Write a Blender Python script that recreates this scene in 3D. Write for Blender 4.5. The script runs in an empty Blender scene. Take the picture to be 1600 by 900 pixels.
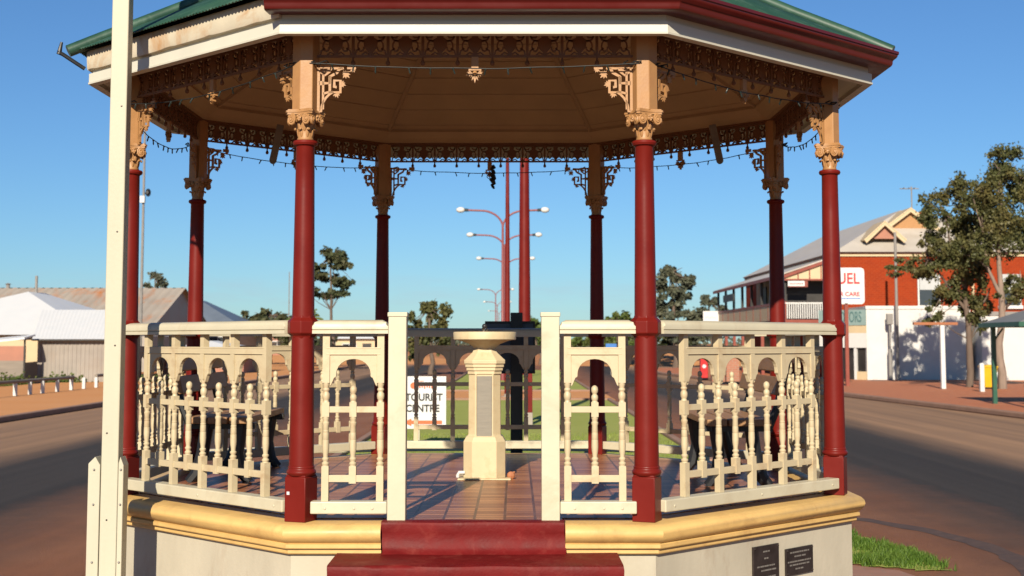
import bpy, random
from math import sin, cos, pi, radians as R, sqrt, atan2, tan, degrees
from mathutils import Vector, Matrix, noise

random.seed(7)
S = bpy.context.scene
COL = S.collection

# ------------------------------------------------------------------ mesh builder
class MB:
    def __init__(s):
        s.v = []; s.f = []
    def add(s, vs, fs):
        n = len(s.v)
        s.v += [tuple(v) for v in vs]
        s.f += [tuple(n + i for i in f) for f in fs]
        return s
    def box(s, cx, cy, cz, sx, sy, sz, rz=0.0, m=None):
        pts = []
        for z in (-.5, .5):
            for x, y in ((-.5, -.5), (.5, -.5), (.5, .5), (-.5, .5)):
                pts.append(Vector((x * sx, y * sy, z * sz)))
        M = Matrix.Translation((cx, cy, cz)) @ (m if m else Matrix.Rotation(rz, 4, 'Z'))
        return s.add([M @ p for p in pts], [(3, 2, 1, 0), (4, 5, 6, 7), (0, 1, 5, 4), (1, 2, 6, 5), (2, 3, 7, 6), (3, 0, 4, 7)])
    def span(s, x0, x1, y0, y1, z0, z1):
        return s.box((x0 + x1) / 2, (y0 + y1) / 2, (z0 + z1) / 2, abs(x1 - x0), abs(y1 - y0), abs(z1 - z0))
    def lathe(s, prof, cx=0, cy=0, n=16, rot=0.0, caps=True):
        vs = []; fs = []
        for (z, r) in prof:
            for i in range(n):
                a = rot + 2 * pi * i / n
                vs.append((cx + r * cos(a), cy + r * sin(a), z))
        for j in range(len(prof) - 1):
            for i in range(n):
                k = (i + 1) % n
                fs.append((j * n + i, j * n + k, (j + 1) * n + k, (j + 1) * n + i))
        if caps:
            fs.append(tuple(range(n - 1, -1, -1)))
            fs.append(tuple((len(prof) - 1) * n + i for i in range(n)))
        return s.add(vs, fs)
    def tube(s, pts, r, n=8, r2=None, flat=None):
        pts = [Vector(p) for p in pts]
        vs = []; fs = []
        up = Vector((0, 0, 1))
        prev = None
        for i, p in enumerate(pts):
            t = (pts[min(i + 1, len(pts) - 1)] - pts[max(i - 1, 0)])
            if t.length < 1e-9: t = Vector((0, 0, 1))
            t.normalize()
            if prev is None:
                a = Vector((0, 1, 0)) if abs(t.y) < .9 else Vector((1, 0, 0))
                u = t.cross(a).normalized()
            else:
                u = (prev - t * prev.dot(t))
                u = u.normalized() if u.length > 1e-6 else t.orthogonal().normalized()
            prev = u
            w = t.cross(u)
            rr = r if r2 is None else r + (r2 - r) * i / max(1, len(pts) - 1)
            if isinstance(r, (list, tuple)): rr = r[i]
            for k in range(n):
                a = 2 * pi * (k + .5) / n
                vs.append(p + u * rr * cos(a) + w * rr * sin(a))
        for j in range(len(pts) - 1):
            for i in range(n):
                k = (i + 1) % n
                fs.append((j * n + i, j * n + k, (j + 1) * n + k, (j + 1) * n + i))
        fs.append(tuple(range(n - 1, -1, -1)))
        fs.append(tuple((len(pts) - 1) * n + i for i in range(n)))
        return s.add(vs, fs)
    def strip(s, pts, w, d, y=0.0):
        """flat iron bar following an x-z polyline, w wide in the plane, d deep across it"""
        P = [Vector((p[0], p[1])) for p in pts]
        vs = []; fs = []
        for i, p in enumerate(P):
            t = P[min(i + 1, len(P) - 1)] - P[max(i - 1, 0)]
            if t.length < 1e-9: t = Vector((1, 0))
            t.normalize(); n = Vector((-t.y, t.x))
            a = p + n * w / 2; b = p - n * w / 2
            vs += [(a.x, y - d / 2, a.y), (b.x, y - d / 2, b.y), (b.x, y + d / 2, b.y), (a.x, y + d / 2, a.y)]
        for j in range(len(P) - 1):
            for i in range(4):
                k = (i + 1) % 4
                fs.append((j * 4 + i, j * 4 + k, (j + 1) * 4 + k, (j + 1) * 4 + i))
        fs.append((3, 2, 1, 0)); L = (len(P) - 1) * 4
        fs.append((L, L + 1, L + 2, L + 3))
        return s.add(vs, fs)
    def prism(s, poly, y0, y1, M=None):
        """polygon in x-z extruded from y0 to y1"""
        n = len(poly)
        vs = [Vector((p[0], y0, p[1])) for p in poly] + [Vector((p[0], y1, p[1])) for p in poly]
        if M: vs = [M @ v for v in vs]
        fs = [tuple(range(n)), tuple(range(2 * n - 1, n - 1, -1))]
        for i in range(n):
            k = (i + 1) % n
            fs.append((i, i + n, k + n, k))
        return s.add(vs, fs)
    def slab(s, poly, z0, z1):
        """polygon in x-y extruded from z0 to z1"""
        n = len(poly)
        vs = [(p[0], p[1], z0) for p in poly] + [(p[0], p[1], z1) for p in poly]
        fs = [tuple(range(n - 1, -1, -1)), tuple(range(n, 2 * n))]
        for i in range(n):
            k = (i + 1) % n
            fs.append((i, k, k + n, i + n))
        return s.add(vs, fs)
    def ball(s, c, r, n=8, m=6, sc=(1, 1, 1), M=None):
        vs = []; fs = []
        for j in range(m + 1):
            th = pi * j / m
            for i in range(n):
                a = 2 * pi * i / n
                p = Vector((sc[0] * r * sin(th) * cos(a), sc[1] * r * sin(th) * sin(a), sc[2] * r * cos(th)))
                if M: p = M @ p
                vs.append(p + Vector(c))
        for j in range(m):
            for i in range(n):
                k = (i + 1) % n
                fs.append((j * n + i, (j + 1) * n + i, (j + 1) * n + k, j * n + k))
        return s.add(vs, fs)
    def ring(s, prof, stations, closed=False, ycap=True):
        """sweep a profile [(apothem, z)] round the octagon; stations map apothem -> (x, y)"""
        n = len(prof); vs = []; fs = []
        for st in stations:
            for (a, z) in prof:
                x, y = st(a); vs.append((x, y, z))
        m = len(stations)
        for j in range(m if closed else m - 1):
            k = (j + 1) % m
            for i in range(n - 1):
                fs.append((j * n + i, k * n + i, k * n + i + 1, j * n + i + 1))
            fs.append((j * n + n - 1, k * n + n - 1, k * n, j * n))
        if not closed and ycap:
            fs.append(tuple(range(n)))
            fs.append(tuple((m - 1) * n + i for i in range(n - 1, -1, -1)))
        return s.add(vs, fs)
    def build(s, name, mat, parent=None, smooth=None, bevel=0.0, loc=None, rz=0.0, seg=2):
        me = bpy.data.meshes.new(name)
        me.from_pydata(s.v, [], s.f)
        me.validate(clean_customdata=False)
        import bmesh
        b = bmesh.new(); b.from_mesh(me)
        bmesh.ops.recalc_face_normals(b, faces=b.faces) if len(s.f) < 60000 and not getattr(s, 'leafy', False) else None
        b.to_mesh(me); b.free()
        if smooth is not None:
            for p in me.polygons: p.use_smooth = True
            me.set_sharp_from_angle(angle=R(smooth))
        me.materials.append(mat)
        o = bpy.data.objects.new(name, me)
        COL.objects.link(o)
        if parent: o.parent = parent
        if loc: o.location = loc
        o.rotation_euler.z = rz
        if bevel:
            bv = o.modifiers.new('edge', 'BEVEL'); bv.width = bevel; bv.segments = seg
            bv.limit_method = 'ANGLE'; bv.angle_limit = R(40); bv.harden_normals = False
        return o

def tag(o, label=None, cat=None, group=None, kind=None):
    if label: o['label'] = label
    if cat: o['category'] = cat
    if group: o['group'] = group
    if kind: o['kind'] = kind
    return o
def thing(name, label, cat, loc=(0, 0, 0), rz=0.0, group=None):
    o = bpy.data.objects.new(name, None); COL.objects.link(o)
    o.location = loc; o.rotation_euler.z = rz; o.empty_display_size = .2
    return tag(o, label, cat, group)
def copy_tree(o, parent=None):
    c = o.copy(); COL.objects.link(c)
    if parent: c.parent = parent
    for ch in list(o.children): copy_tree(ch, c)
    return c
def copy_thing(o, loc, rz=None, label=None, scale=None):
    c = copy_tree(o); c.location = loc
    if rz is not None: c.rotation_euler.z = rz
    if label: c['label'] = label
    if scale: c.scale = (scale,) * 3
    return c

# ------------------------------------------------------------------ materials
K = .58          # base-colour scale that goes with the exposure set below
def nd(nt, typ, **kw):
    n = nt.nodes.new(typ)
    for k, v in kw.items(): setattr(n, k, v)
    return n
def mixc(nt, fac, a, b, mode='MIX', k=None):
    k = K if k is None else k
    m = nd(nt, 'ShaderNodeMix', data_type='RGBA', blend_type=mode)
    for sock, val in ((m.inputs[0], fac), (m.inputs[6], a), (m.inputs[7], b)):
        if hasattr(val, 'is_output'): nt.links.new(val, sock)
        elif isinstance(val, (int, float)): sock.default_value = val
        else: sock.default_value = (*[q * k if k == 1 else min(.92, q * k) for q in val], 1)
    return m.outputs[2]
def ramp(nt, val, lo, hi, a=0.0, b=1.0):
    m = nd(nt, 'ShaderNodeMapRange'); m.clamp = True
    nt.links.new(val, m.inputs[0])
    m.inputs[1].default_value = lo; m.inputs[2].default_value = hi
    m.inputs[3].default_value = a; m.inputs[4].default_value = b
    return m.outputs[0]
def noise_tex(nt, vec, scale, detail=4, rough=.6, dist=0.0):
    n = nd(nt, 'ShaderNodeTexNoise'); n.inputs['Scale'].default_value = scale
    n.inputs['Detail'].default_value = detail; n.inputs['Roughness'].default_value = rough
    n.inputs['Distortion'].default_value = dist
    nt.links.new(vec, n.inputs['Vector'])
    return n.outputs['Fac']
def start(name):
    m = bpy.data.materials.new(name); m.use_nodes = True
    nt = m.node_tree; b = nt.nodes['Principled BSDF']
    tc = nd(nt, 'ShaderNodeTexCoord')
    return m, nt, b, tc.outputs['Object']
def vmul(nt, vec, xyz):
    m = nd(nt, 'ShaderNodeMapping'); m.inputs['Scale'].default_value = xyz
    nt.links.new(vec, m.inputs['Vector']); return m.outputs[0]
def bump(nt, b, h, strength, dist=.01):
    n = nd(nt, 'ShaderNodeBump'); n.inputs['Strength'].default_value = strength; n.inputs['Distance'].default_value = dist
    nt.links.new(h, n.inputs['Height']); nt.links.new(n.outputs[0], b.inputs['Normal']); return n
def mat(name, col, rough=.55, var=.15, scale=6, bmp=.15, bscale=60, dirt=None, damt=.5, dscale=2.5, metal=0.0, spec=.4, stretch=(1, 1, 1), coat=0.0):
    m, nt, b, vec = start(name)
    v = vmul(nt, vec, stretch)
    n1 = noise_tex(nt, v, scale, 5)
    c = mixc(nt, ramp(nt, n1, .3, .7), tuple(x * (1 - var) for x in col), tuple(min(.95, x * (1 + var)) for x in col))
    if dirt:
        n2 = noise_tex(nt, v, dscale, 8, .7, .4)
        c = mixc(nt, ramp(nt, n2, .52, .72, 0, damt), c, dirt)
    nt.links.new(c, b.inputs['Base Color'])
    n3 = noise_tex(nt, vec, bscale, 3)
    b.inputs['Roughness'].default_value = rough
    r = ramp(nt, n1, .2, .8, max(.05, rough - .1), min(1, rough + .12)); nt.links.new(r, b.inputs['Roughness'])
    if bmp: bump(nt, b, n3, bmp, .004)
    b.inputs['Metallic'].default_value = metal
    b.inputs['Specular IOR Level'].default_value = spec
    b.inputs['Coat Weight'].default_value = coat
    return m

M = {}
M['cream'] = mat('cream_paint', (.71, .65, .475), .45, .05, 4, .15, 45, (.44, .30, .16), .4, 3.0)
M['buff'] = mat('buff_paint', (.70, .585, .375), .48, .06, 5, .15, 60, (.42, .23, .10), .5, 5.0)
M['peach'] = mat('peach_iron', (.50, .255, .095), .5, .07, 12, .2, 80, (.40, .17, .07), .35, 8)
M['lace'] = mat('lace_iron_shaded', (.20, .075, .025), .6, .1, 12, .2, 80, (.16, .07, .03), .3, 6)  # peach ironwork darkened: the shade under the eaves is put into its colour
M['red'] = mat('red_paint', (.19, .013, .008), .40, .14, 3, .10, 35, (.16, .010, .008), .5, 4, spec=.18)
M['steps'] = mat('red_oxide_step', (.175, .010, .010), .55, .18, 7, .6, 30, (.30, .06, .045), .55, 9, spec=.12)
M['yellow'] = mat('yellow_render', (.82, .53, .19), .5, .08, 6, .35, 25, (.42, .20, .07), .45, 4)
M['plinth'] = mat('plinth_render', (.62, .56, .43), .7, .10, 3, .3, 40, (.40, .27, .17), .6, 2.0, stretch=(1, 1, .4))
M['ceiling'] = mat('ceiling_board', (.62, .42, .23), .6, .08, 4, .1, 40)
M['green'] = mat('green_sheet', (.028, .088, .055), .42, .2, 5, .1, 40, (.15, .25, .18), .6, 6)
M['gutter'] = mat('gutter_red', (.12, .008, .006), .35, .08, 6, .05, 40)
M['fascia'] = mat('fascia_cream', (.80, .77, .64), .45, .03, 5, .06, 40)
M['weathered'] = mat('weathered_cream', (.74, .66, .50), .55, .06, 6, .25, 40, (.58, .30, .11), .9, 3.2)
M['black'] = mat('black_iron', (.018, .019, .022), .45, .2, 10, .1, 60)
M['navy'] = mat('panel_back', (.09, .13, .18), .5, .1, 6, .05, 40)
M['wood'] = mat('bench_wood', (.42, .22, .09), .5, .2, 8, .25, 60, (.18, .08, .04), .5, 6, stretch=(12, 1, 12))
M['stonecream'] = mat('fountain_paint', (.76, .62, .38), .55, .06, 6, .2, 60, (.55, .27, .10), .5, 5)
M['plaquegrey'] = mat('plaque_slate', (.30, .27, .22), .6, .12, 12, .2, 90, stretch=(1, 1, 6))
M['bronze'] = mat('plaque_bronze', (.065, .05, .045), .4, .25, 14, .2, 60, metal=.5)
M['pale'] = mat('plaque_lettering', (.22, .20, .18), .5, .1, 10, 0)
M['chrome'] = mat('chrome', (.75, .75, .76), .18, .02, 6, 0, metal=1.0)
M['pole'] = mat('flagpole_cream', (.64, .60, .455), .55, .07, 4, .2, 45, (.46, .34, .18), .5, 2.5, stretch=(1, 1, .15))
M['wire'] = mat('dark_wire', (.012, .014, .013), .6, .1, 8, 0)
M['bulb'] = mat('glass_bulb', (.02, .03, .025), .35, .3, 30, 0)
M['white'] = mat('white_wall', (.78, .77, .74), .7, .04, 1.5, .1, 12, (.56, .44, .34), .3, .7)
M['whitepaint'] = mat('white_paint', (.80, .79, .76), .5, .04, 4, .05, 40)
M['whiteroof'] = mat('white_roof', (.97, .99, .99), .45, .04, 2, .05, 20)
M['greyiron'] = mat('grey_iron', (.42, .37, .32), .5, .12, 1.2, .05, 20, (.40, .30, .22), .6, .6)
M['rustroof'] = mat('rusty_roof', (.52, .45, .37), .55, .12, .7, .05, 10, (.66, .24, .06), 1.0, .8, stretch=(1, .35, 1))
M['roofgrey'] = mat('roof_grey', (.66, .60, .52), .5, .08, 1, .05, 10, (.45, .36, .26), .5, .5)
M['roofblue'] = mat('roof_bluegrey', (.17, .21, .27), .5, .08, 1, .05, 10)
M['creamwall'] = mat('cream_wall', (.72, .56, .34), .6, .06, 2, .1, 15)
M['trimred'] = mat('trim_red', (.30, .06, .035), .5, .1, 4, .05, 30)
M['pinkwall'] = mat('pink_panel', (.46, .20, .13), .6, .12, 2, .1, 15, (.30, .16, .12), .5, 1.2)
M['greywood'] = mat('grey_boards', (.30, .25, .20), .7, .2, 3, .1, 20, stretch=(.3, .3, 4))
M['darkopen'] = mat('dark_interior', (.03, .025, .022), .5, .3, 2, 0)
M['glass'] = mat('window_glass', (.05, .06, .07), .12, .2, 1, 0, spec=.6)
M['asbestos'] = mat('white_blind', (.55, .56, .56), .6, .08, 3, 0)
M['greenpaint'] = mat('green_paint', (.03, .12, .075), .4, .08, 4, .05, 30)
M['shelterroof'] = mat('shelter_roof', (.26, .26, .25), .5, .08, 2, .05, 20)
M['yellowplastic'] = mat('yellow_plastic', (.80, .48, .01), .4, .06, 4, .02, 40)
M['redplastic'] = mat('red_enamel', (.62, .02, .02), .4, .06, 4, .02, 40)
M['signred'] = mat('sign_red', (.68, .02, .02), .5, .02, 4, 0)
M['signorange'] = mat('sign_orange', (.80, .17, .05), .5, .03, 4, 0)
M['signblack'] = mat('sign_black', (.03, .03, .03), .5, .05, 4, 0)
M['signwhite'] = mat('sign_white', (.82, .82, .82), .4, .02, 3, 0)
M['signblue'] = mat('sign_blue', (.05, .22, .65), .4, .03, 3, 0)
M['signteal'] = mat('sign_teal', (.30, .42, .40), .5, .06, 3, 0)
M['signtext'] = mat('sign_teal_dark', (.10, .21, .21), .5, .06, 3, 0)
M['rustwood'] = mat('orange_timber', (.42, .15, .06), .6, .1, 5, .1, 30)
M['galv'] = mat('galvanised', (.30, .28, .26), .5, .1, 4, .05, 30)
M['lampred'] = mat('lamp_red', (.30, .07, .07), .45, .06, 4, .03, 30)
M['concrete'] = mat('concrete', (.42, .37, .31), .8, .1, 5, .3, 40)
M['kerbm'] = mat('kerb_concrete', (.38, .22, .15), .8, .15, 3, .3, 30)
M['bark'] = mat('bark', (.17, .12, .09), .85, .25, 8, .5, 25, stretch=(1, 1, .3))
M['palebark'] = mat('pale_bark', (.30, .22, .17), .8, .25, 8, .4, 25, stretch=(1, 1, .3))

def leaf_mat(name, a, b, c):
    m, nt, bs, vec = start(name)
    g = nd(nt, 'ShaderNodeNewGeometry')
    n = noise_tex(nt, vec, .9, 3)
    col = mixc(nt, g.outputs['Random Per Island'], a, b, k=1)
    col = mixc(nt, ramp(nt, n, .45, .75, 0, .75), col, c, k=1)
    nt.links.new(col, bs.inputs['Base Color'])
    bs.inputs['Roughness'].default_value = .55
    bs.inputs['Specular IOR Level'].default_value = .25
    tr = nd(nt, 'ShaderNodeBsdfTranslucent'); nt.links.new(col, tr.inputs[0])
    mx = nd(nt, 'ShaderNodeMixShader'); mx.inputs[0].default_value = .25
    out = nt.nodes['Material Output']
    nt.links.new(bs.outputs[0], mx.inputs[1]); nt.links.new(tr.outputs[0], mx.inputs[2]); nt.links.new(mx.outputs[0], out.inputs[0])
    return m
M['gum'] = leaf_mat('gum_leaf', (.042, .052, .020), (.105, .108, .038), (.14, .105, .035))
M['darkleaf'] = leaf_mat('dark_leaf', (.030, .042, .022), (.070, .080, .036), (.10, .085, .035))
M['greyleaf'] = leaf_mat('grey_leaf', (.055, .066, .048), (.100, .108, .070), (.12, .11, .06))
M['freshleaf'] = leaf_mat('fresh_leaf', (.05, .085, .02), (.10, .13, .035), (.13, .12, .03))
M['grasslush'] = leaf_mat('grass_lush', (.035, .085, .010), (.10, .17, .022), (.13, .17, .03))
M['grassblade'] = leaf_mat('grass_blade', (.10, .17, .02), (.24, .31, .05), (.27, .28, .07))

def brick_mat(name, c1, c2, mortar, scale, bw, bh, mort=.012, offset=.5, axes='XZ', dirt=(.3, .18, .12)):
    m, nt, b, vec = start(name)
    sp = nd(nt, 'ShaderNodeSeparateXYZ'); nt.links.new(vec, sp.inputs[0])
    cb = nd(nt, 'ShaderNodeCombineXYZ')
    if axes == 'XZ':
        ad = nd(nt, 'ShaderNodeMath', operation='ADD'); nt.links.new(sp.outputs[0], ad.inputs[0]); nt.links.new(sp.outputs[1], ad.inputs[1])
        nt.links.new(ad.outputs[0], cb.inputs[0]); nt.links.new(sp.outputs[2], cb.inputs[1])
    else:
        nt.links.new(sp.outputs[0], cb.inputs[0]); nt.links.new(sp.outputs[1], cb.inputs[1])
    t = nd(nt, 'ShaderNodeTexBrick'); t.offset = offset
    nt.links.new(cb.outputs[0], t.inputs['Vector'])
    for nm, cc in (('Color1', c1), ('Color2', c2), ('Mortar', mortar)): t.inputs[nm].default_value = (*[q * K for q in cc], 1)
    t.inputs['Scale'].default_value = scale; t.inputs['Brick Width'].default_value = bw; t.inputs['Row Height'].default_value = bh
    t.inputs['Mortar Size'].default_value = mort; t.inputs['Bias'].default_value = -.1
    n = noise_tex(nt, vec, 1.4, 5)
    col = mixc(nt, ramp(nt, n, .45, .75, 0, .5), t.outputs['Color'], dirt)
    n2 = noise_tex(nt, vec, 40, 3)
    col = mixc(nt, ramp(nt, n2, .3, .7, 0, .25), col, tuple(x * .6 for x in c1))
    nt.links.new(col, b.inputs['Base Color']); b.inputs['Roughness'].default_value = .75
    inv = nd(nt, 'ShaderNodeMath', operation='SUBTRACT'); inv.inputs[0].default_value = 1; nt.links.new(t.outputs['Fac'], inv.inputs[1])
    bump(nt, b, inv.outputs[0], .4, .004)
    return m
M['brickwall'] = brick_mat('red_brick', (.38, .040, .006), (.29, .030, .006), (.40, .085, .03), 1, .23, .085, .010, dirt=(.42, .062, .012))
M['brickwall'].node_tree.nodes['Principled BSDF'].inputs['Specular IOR Level'].default_value = .1
M['brickpillar'] = brick_mat('pillar_brick', (.52, .19, .10), (.44, .15, .08), (.45, .30, .22), 1, .23, .085)
M['tile'] = brick_mat('floor_pavers', (.70, .30, .13), (.27, .085, .04), (.10, .045, .03), 1, .17, .088, .008, 0, 'XY', (.46, .215, .13))
b_ = M['tile'].node_tree.nodes['Principled BSDF']; b_.inputs['Roughness'].default_value = .36; b_.inputs['Specular IOR Level'].default_value = .16
M['paving'] = brick_mat('path_pavers', (.72, .235, .085), (.58, .175, .065), (.42, .21, .13), 1, .23, .115, .006, .5, 'XY', (.62, .27, .13))
M['apron'] = brick_mat('apron_pavers', (.48, .24, .17), (.38, .18, .13), (.40, .24, .17), 1, .23, .115, .008, .5, 'XY', (.36, .22, .15))

def ground_mat(name, c1, c2, c3, s1=.25, s2=18, bs=.5):
    m, nt, b, vec = start(name)
    n1 = noise_tex(nt, vec, s1, 8, .65); n2 = noise_tex(nt, vec, s2, 6, .7); n3 = noise_tex(nt, vec, s2 * 7, 3)
    c = mixc(nt, ramp(nt, n1, .35, .65), c1, c2)
    c = mixc(nt, ramp(nt, n2, .5, .75, 0, .7), c, c3)
    c = mixc(nt, ramp(nt, n3, .3, .7, 0, .35), c, tuple(x * .55 for x in c1))
    nt.links.new(c, b.inputs['Base Color']); b.inputs['Roughness'].default_value = .9
    b.inputs['Specular IOR Level'].default_value = .15
    bump(nt, b, n3, bs, .01)
    return m
M['dirt'] = ground_mat('red_dirt', (.62, .25, .09), (.70, .32, .14), (.50, .25, .14))
M['path'] = ground_mat('dirt_path', (.88, .40, .15), (.92, .45, .19), (.76, .36, .15), .3, 9)
M['lawn'] = ground_mat('lawn_green', (.42, .48, .10), (.50, .54, .14), (.52, .47, .17), .5, 14)

def road_mat():
    m, nt, b, vec = start('road_surface')
    sp = nd(nt, 'ShaderNodeSeparateXYZ'); nt.links.new(vec, sp.inputs[0])
    ab = nd(nt, 'ShaderNodeMath', operation='ABSOLUTE'); nt.links.new(sp.outputs[0], ab.inputs[0])
    wob = noise_tex(nt, vmul(nt, vec, (1, .09, 1)), .9, 5, .6)
    wr = ramp(nt, wob, .25, .75, -.35, .35)
    d = nd(nt, 'ShaderNodeMath', operation='ADD'); nt.links.new(ab.outputs[0], d.inputs[0]); nt.links.new(wr, d.inputs[1])
    mott = noise_tex(nt, vec, 1.7, 8, .75)
    d2 = nd(nt, 'ShaderNodeMath', operation='ADD'); nt.links.new(d.outputs[0], d2.inputs[0]); nt.links.new(ramp(nt, mott, .25, .75, -.3, .3), d2.inputs[1])
    inner = ramp(nt, d2.outputs[0], 3.3, 5.0); outer = ramp(nt, d.outputs[0], 6.5, 7.55)
    streak = noise_tex(nt, vmul(nt, vec, (1, .012, 1)), 2.6, 5, .6)          # wheel tracks along the road
    fine = noise_tex(nt, vec, 22, 8, .85); grit = noise_tex(nt, vec, 120, 3, .8); med = noise_tex(nt, vec, .5, 6)
    asph = mixc(nt, ramp(nt, streak, .32, .68), (.046, .042, .042), (.088, .074, .067))
    asph = mixc(nt, ramp(nt, fine, .5, .75, 0, .45), asph, (.16, .115, .085))
    asph = mixc(nt, ramp(nt, grit, .35, .7, 0, .5), asph, (.025, .023, .023))
    grav = mixc(nt, ramp(nt, med, .35, .65), (.40, .155, .075), (.46, .21, .115))
    grav = mixc(nt, ramp(nt, streak, .4, .7, 0, .5), grav, (.26, .12, .07))
    grav = mixc(nt, ramp(nt, grit, .3, .7, 0, .5), grav, (.15, .07, .045))
    grav = mixc(nt, ramp(nt, fine, .58, .75, 0, .6), grav, (.42, .27, .19))
    dust = mixc(nt, ramp(nt, streak, .35, .65), (.50, .30, .175), (.30, .185, .12))
    dust = mixc(nt, ramp(nt, med, .45, .7, 0, .4), dust, (.34, .21, .135))
    dust = mixc(nt, ramp(nt, fine, .5, .8, 0, .35), dust, (.25, .15, .10))
    c = mixc(nt, inner, grav, asph); c = mixc(nt, outer, c, dust)
    nt.links.new(c, b.inputs['Base Color']); b.inputs['Roughness'].default_value = .88
    b.inputs['Specular IOR Level'].default_value = .2
    bump(nt, b, fine, .8, .02)
    return m
M['road'] = road_mat()
M['tar'] = mat('tar_seam', (.10, .058, .045), .85, .3, 12, .4, 60, (.20, .11, .08), .6, 9)

# ------------------------------------------------------------------ lettering
def text(name, body, size, m, parent, loc, rz=0.0, bold=.0, align='CENTER', xs=1.0, extr=.004):
    cu = bpy.data.curves.new(name, 'FONT'); cu.body = body; cu.size = size; cu.extrude = extr; cu.offset = bold
    cu.align_x = align; cu.align_y = 'CENTER'
    t = bpy.data.objects.new('tmp_text', cu); COL.objects.link(t)
    dg = bpy.context.evaluated_depsgraph_get(); dg.update()
    me = bpy.data.meshes.new_from_object(t.evaluated_get(dg))
    bpy.data.objects.remove(t); bpy.data.curves.remove(cu)
    me.transform(Matrix.Rotation(rz, 4, 'Z') @ Matrix.Rotation(pi / 2, 4, 'X') @ Matrix.Diagonal((xs, 1, 1, 1)))
    me.materials.clear(); me.materials.append(m)
    o = bpy.data.objects.new(name, me); COL.objects.link(o); o.parent = parent; o.location = loc
    return o

# ================================================================== CAMERA, LIGHT, SKY
cam = bpy.data.cameras.new('camera'); co = bpy.data.objects.new('camera', cam); COL.objects.link(co)
co.location = (.2267, -10.0963, 1.65); co.rotation_euler = (R(90 + 4.789), 0, 0)
cam.sensor_width = 36; cam.lens = 36 * 2171.8 / 1600
cam.shift_y = -97.4 / 1600; cam.shift_x = -4.575 / 1600
cam.clip_end = 3000; cam.clip_start = .05
cam.dof.use_dof = True; cam.dof.focus_distance = 8.2; cam.dof.aperture_fstop = 4.5
S.camera = co

EL, AZ = 27.0, 9.0          # sun above the horizon; degrees to the left of straight behind the camera
to_sun = Vector((-sin(R(AZ)) * cos(R(EL)), -cos(R(AZ)) * cos(R(EL)), sin(R(EL))))
sl = bpy.data.lights.new('sun', 'SUN'); sl.energy = 5.0; sl.angle = R(.53); sl.color = (1.0, .89, .72)
so = bpy.data.objects.new('sun', sl); COL.objects.link(so); so.rotation_euler = to_sun.to_track_quat('Z', 'Y').to_euler()
so.location = to_sun * 60
W = bpy.data.worlds.new('World'); S.world = W; W.use_nodes = True
nt = W.node_tree; bg = nt.nodes['Background']
sky = nd(nt, 'ShaderNodeTexSky', sky_type='NISHITA'); sky.sun_disc = False
sky.sun_elevation = R(EL); sky.sun_rotation = R(180 + AZ); sky.air_density = 1.0; sky.dust_density = .1; sky.ozone_density = 2.0
tint = mixc(nt, 1.0, sky.outputs[0], (.46, .735, 1.06), 'MULTIPLY', k=1)      # the deep blue of dry inland air
tc_ = nd(nt, 'ShaderNodeTexCoord'); sx_ = nd(nt, 'ShaderNodeSeparateXYZ'); nt.links.new(tc_.outputs['Generated'], sx_.inputs[0])
band = nd(nt, 'ShaderNodeMath', operation='MULTIPLY')
nt.links.new(ramp(nt, sx_.outputs[2], .01, .03), band.inputs[0]); nt.links.new(ramp(nt, sx_.outputs[2], .055, .03), band.inputs[1])
cl_ = noise_tex(nt, vmul(nt, tc_.outputs['Generated'], (9, 9, 60)), 2.2, 6, .6)
cf_ = nd(nt, 'ShaderNodeMath', operation='MULTIPLY'); nt.links.new(band.outputs[0], cf_.inputs[0]); nt.links.new(ramp(nt, cl_, .45, .75, 0, .3), cf_.inputs[1])
tint = mixc(nt, cf_.outputs[0], tint, (5.2, 5.4, 6.2), k=1)              # thin wisps of cloud low on the horizon
nt.links.new(tint, bg.inputs[0]); bg.inputs[1].default_value = .052
S.view_settings.view_transform = 'Standard'; S.view_settings.look = 'None'
S.view_settings.exposure = .84; S.view_settings.gamma = 1.0; S.view_settings.use_curve_mapping = False
S.cycles.max_bounces = 8

# ================================================================== GROUND
def sheet(name, poly, z, m, kind='structure'):
    b = MB(); b.add([(x, y, z) for x, y in poly], [tuple(range(len(poly)))])
    return tag(b.build(name, m), kind=kind)
sheet('ground', [(-900, -60), (900, -60), (900, 1500), (-900, 1500)], 0, M['dirt'])
sheet('road', [(-10.25, -40), (11.9, -40), (11.7, 5), (11.16, 20), (10.15, 32), (9.0, 45), (7.6, 60), (7.4, 74), (30, 76), (30, 84), (-12, 92), (-10.25, 88)], .004, M['road'])
# median island: raised kerb round lawn and apron
def arc(cx, cy, r, a0, a1, n):
    return [(cx + r * cos(R(a0 + (a1 - a0) * i / n)), cy + r * sin(R(a0 + (a1 - a0) * i / n))) for i in range(n + 1)]
lawn_poly = [(2.3, .42), (2.75, .38), (3.0, .2), (3.36, .05), (3.40, .55), (3.30, 1.2), (3.1, 2.2), (2.75, 3.3), (2.8, 5), (2.9, 9), (2.9, 29.6), (-2.3, 29.6), (-2.3, 3.0), (-1.5, 2.6), (1.6, 2.6), (2.4, 1.0)]
jit = []
for i in range(len(lawn_poly)):
    (x0, y0), (x1, y1) = lawn_poly[i], lawn_poly[(i + 1) % len(lawn_poly)]
    m_ = max(1, int(sqrt((x1 - x0) ** 2 + (y1 - y0) ** 2) / .06)) if x0 > 2.2 and y0 < 5 else 1
    for j in range(m_):
        t = j / m_; q = noise.noise((x0 + t * 4, i * 3.7, t * 9)) * (.09 if m_ > 1 else 0)
        jit.append((x0 + (x1 - x0) * t + q, y0 + (y1 - y0) * t + q * .8))
lawn_poly = jit
sheet('lawn', lawn_poly, .012, M['lawn'])
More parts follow.
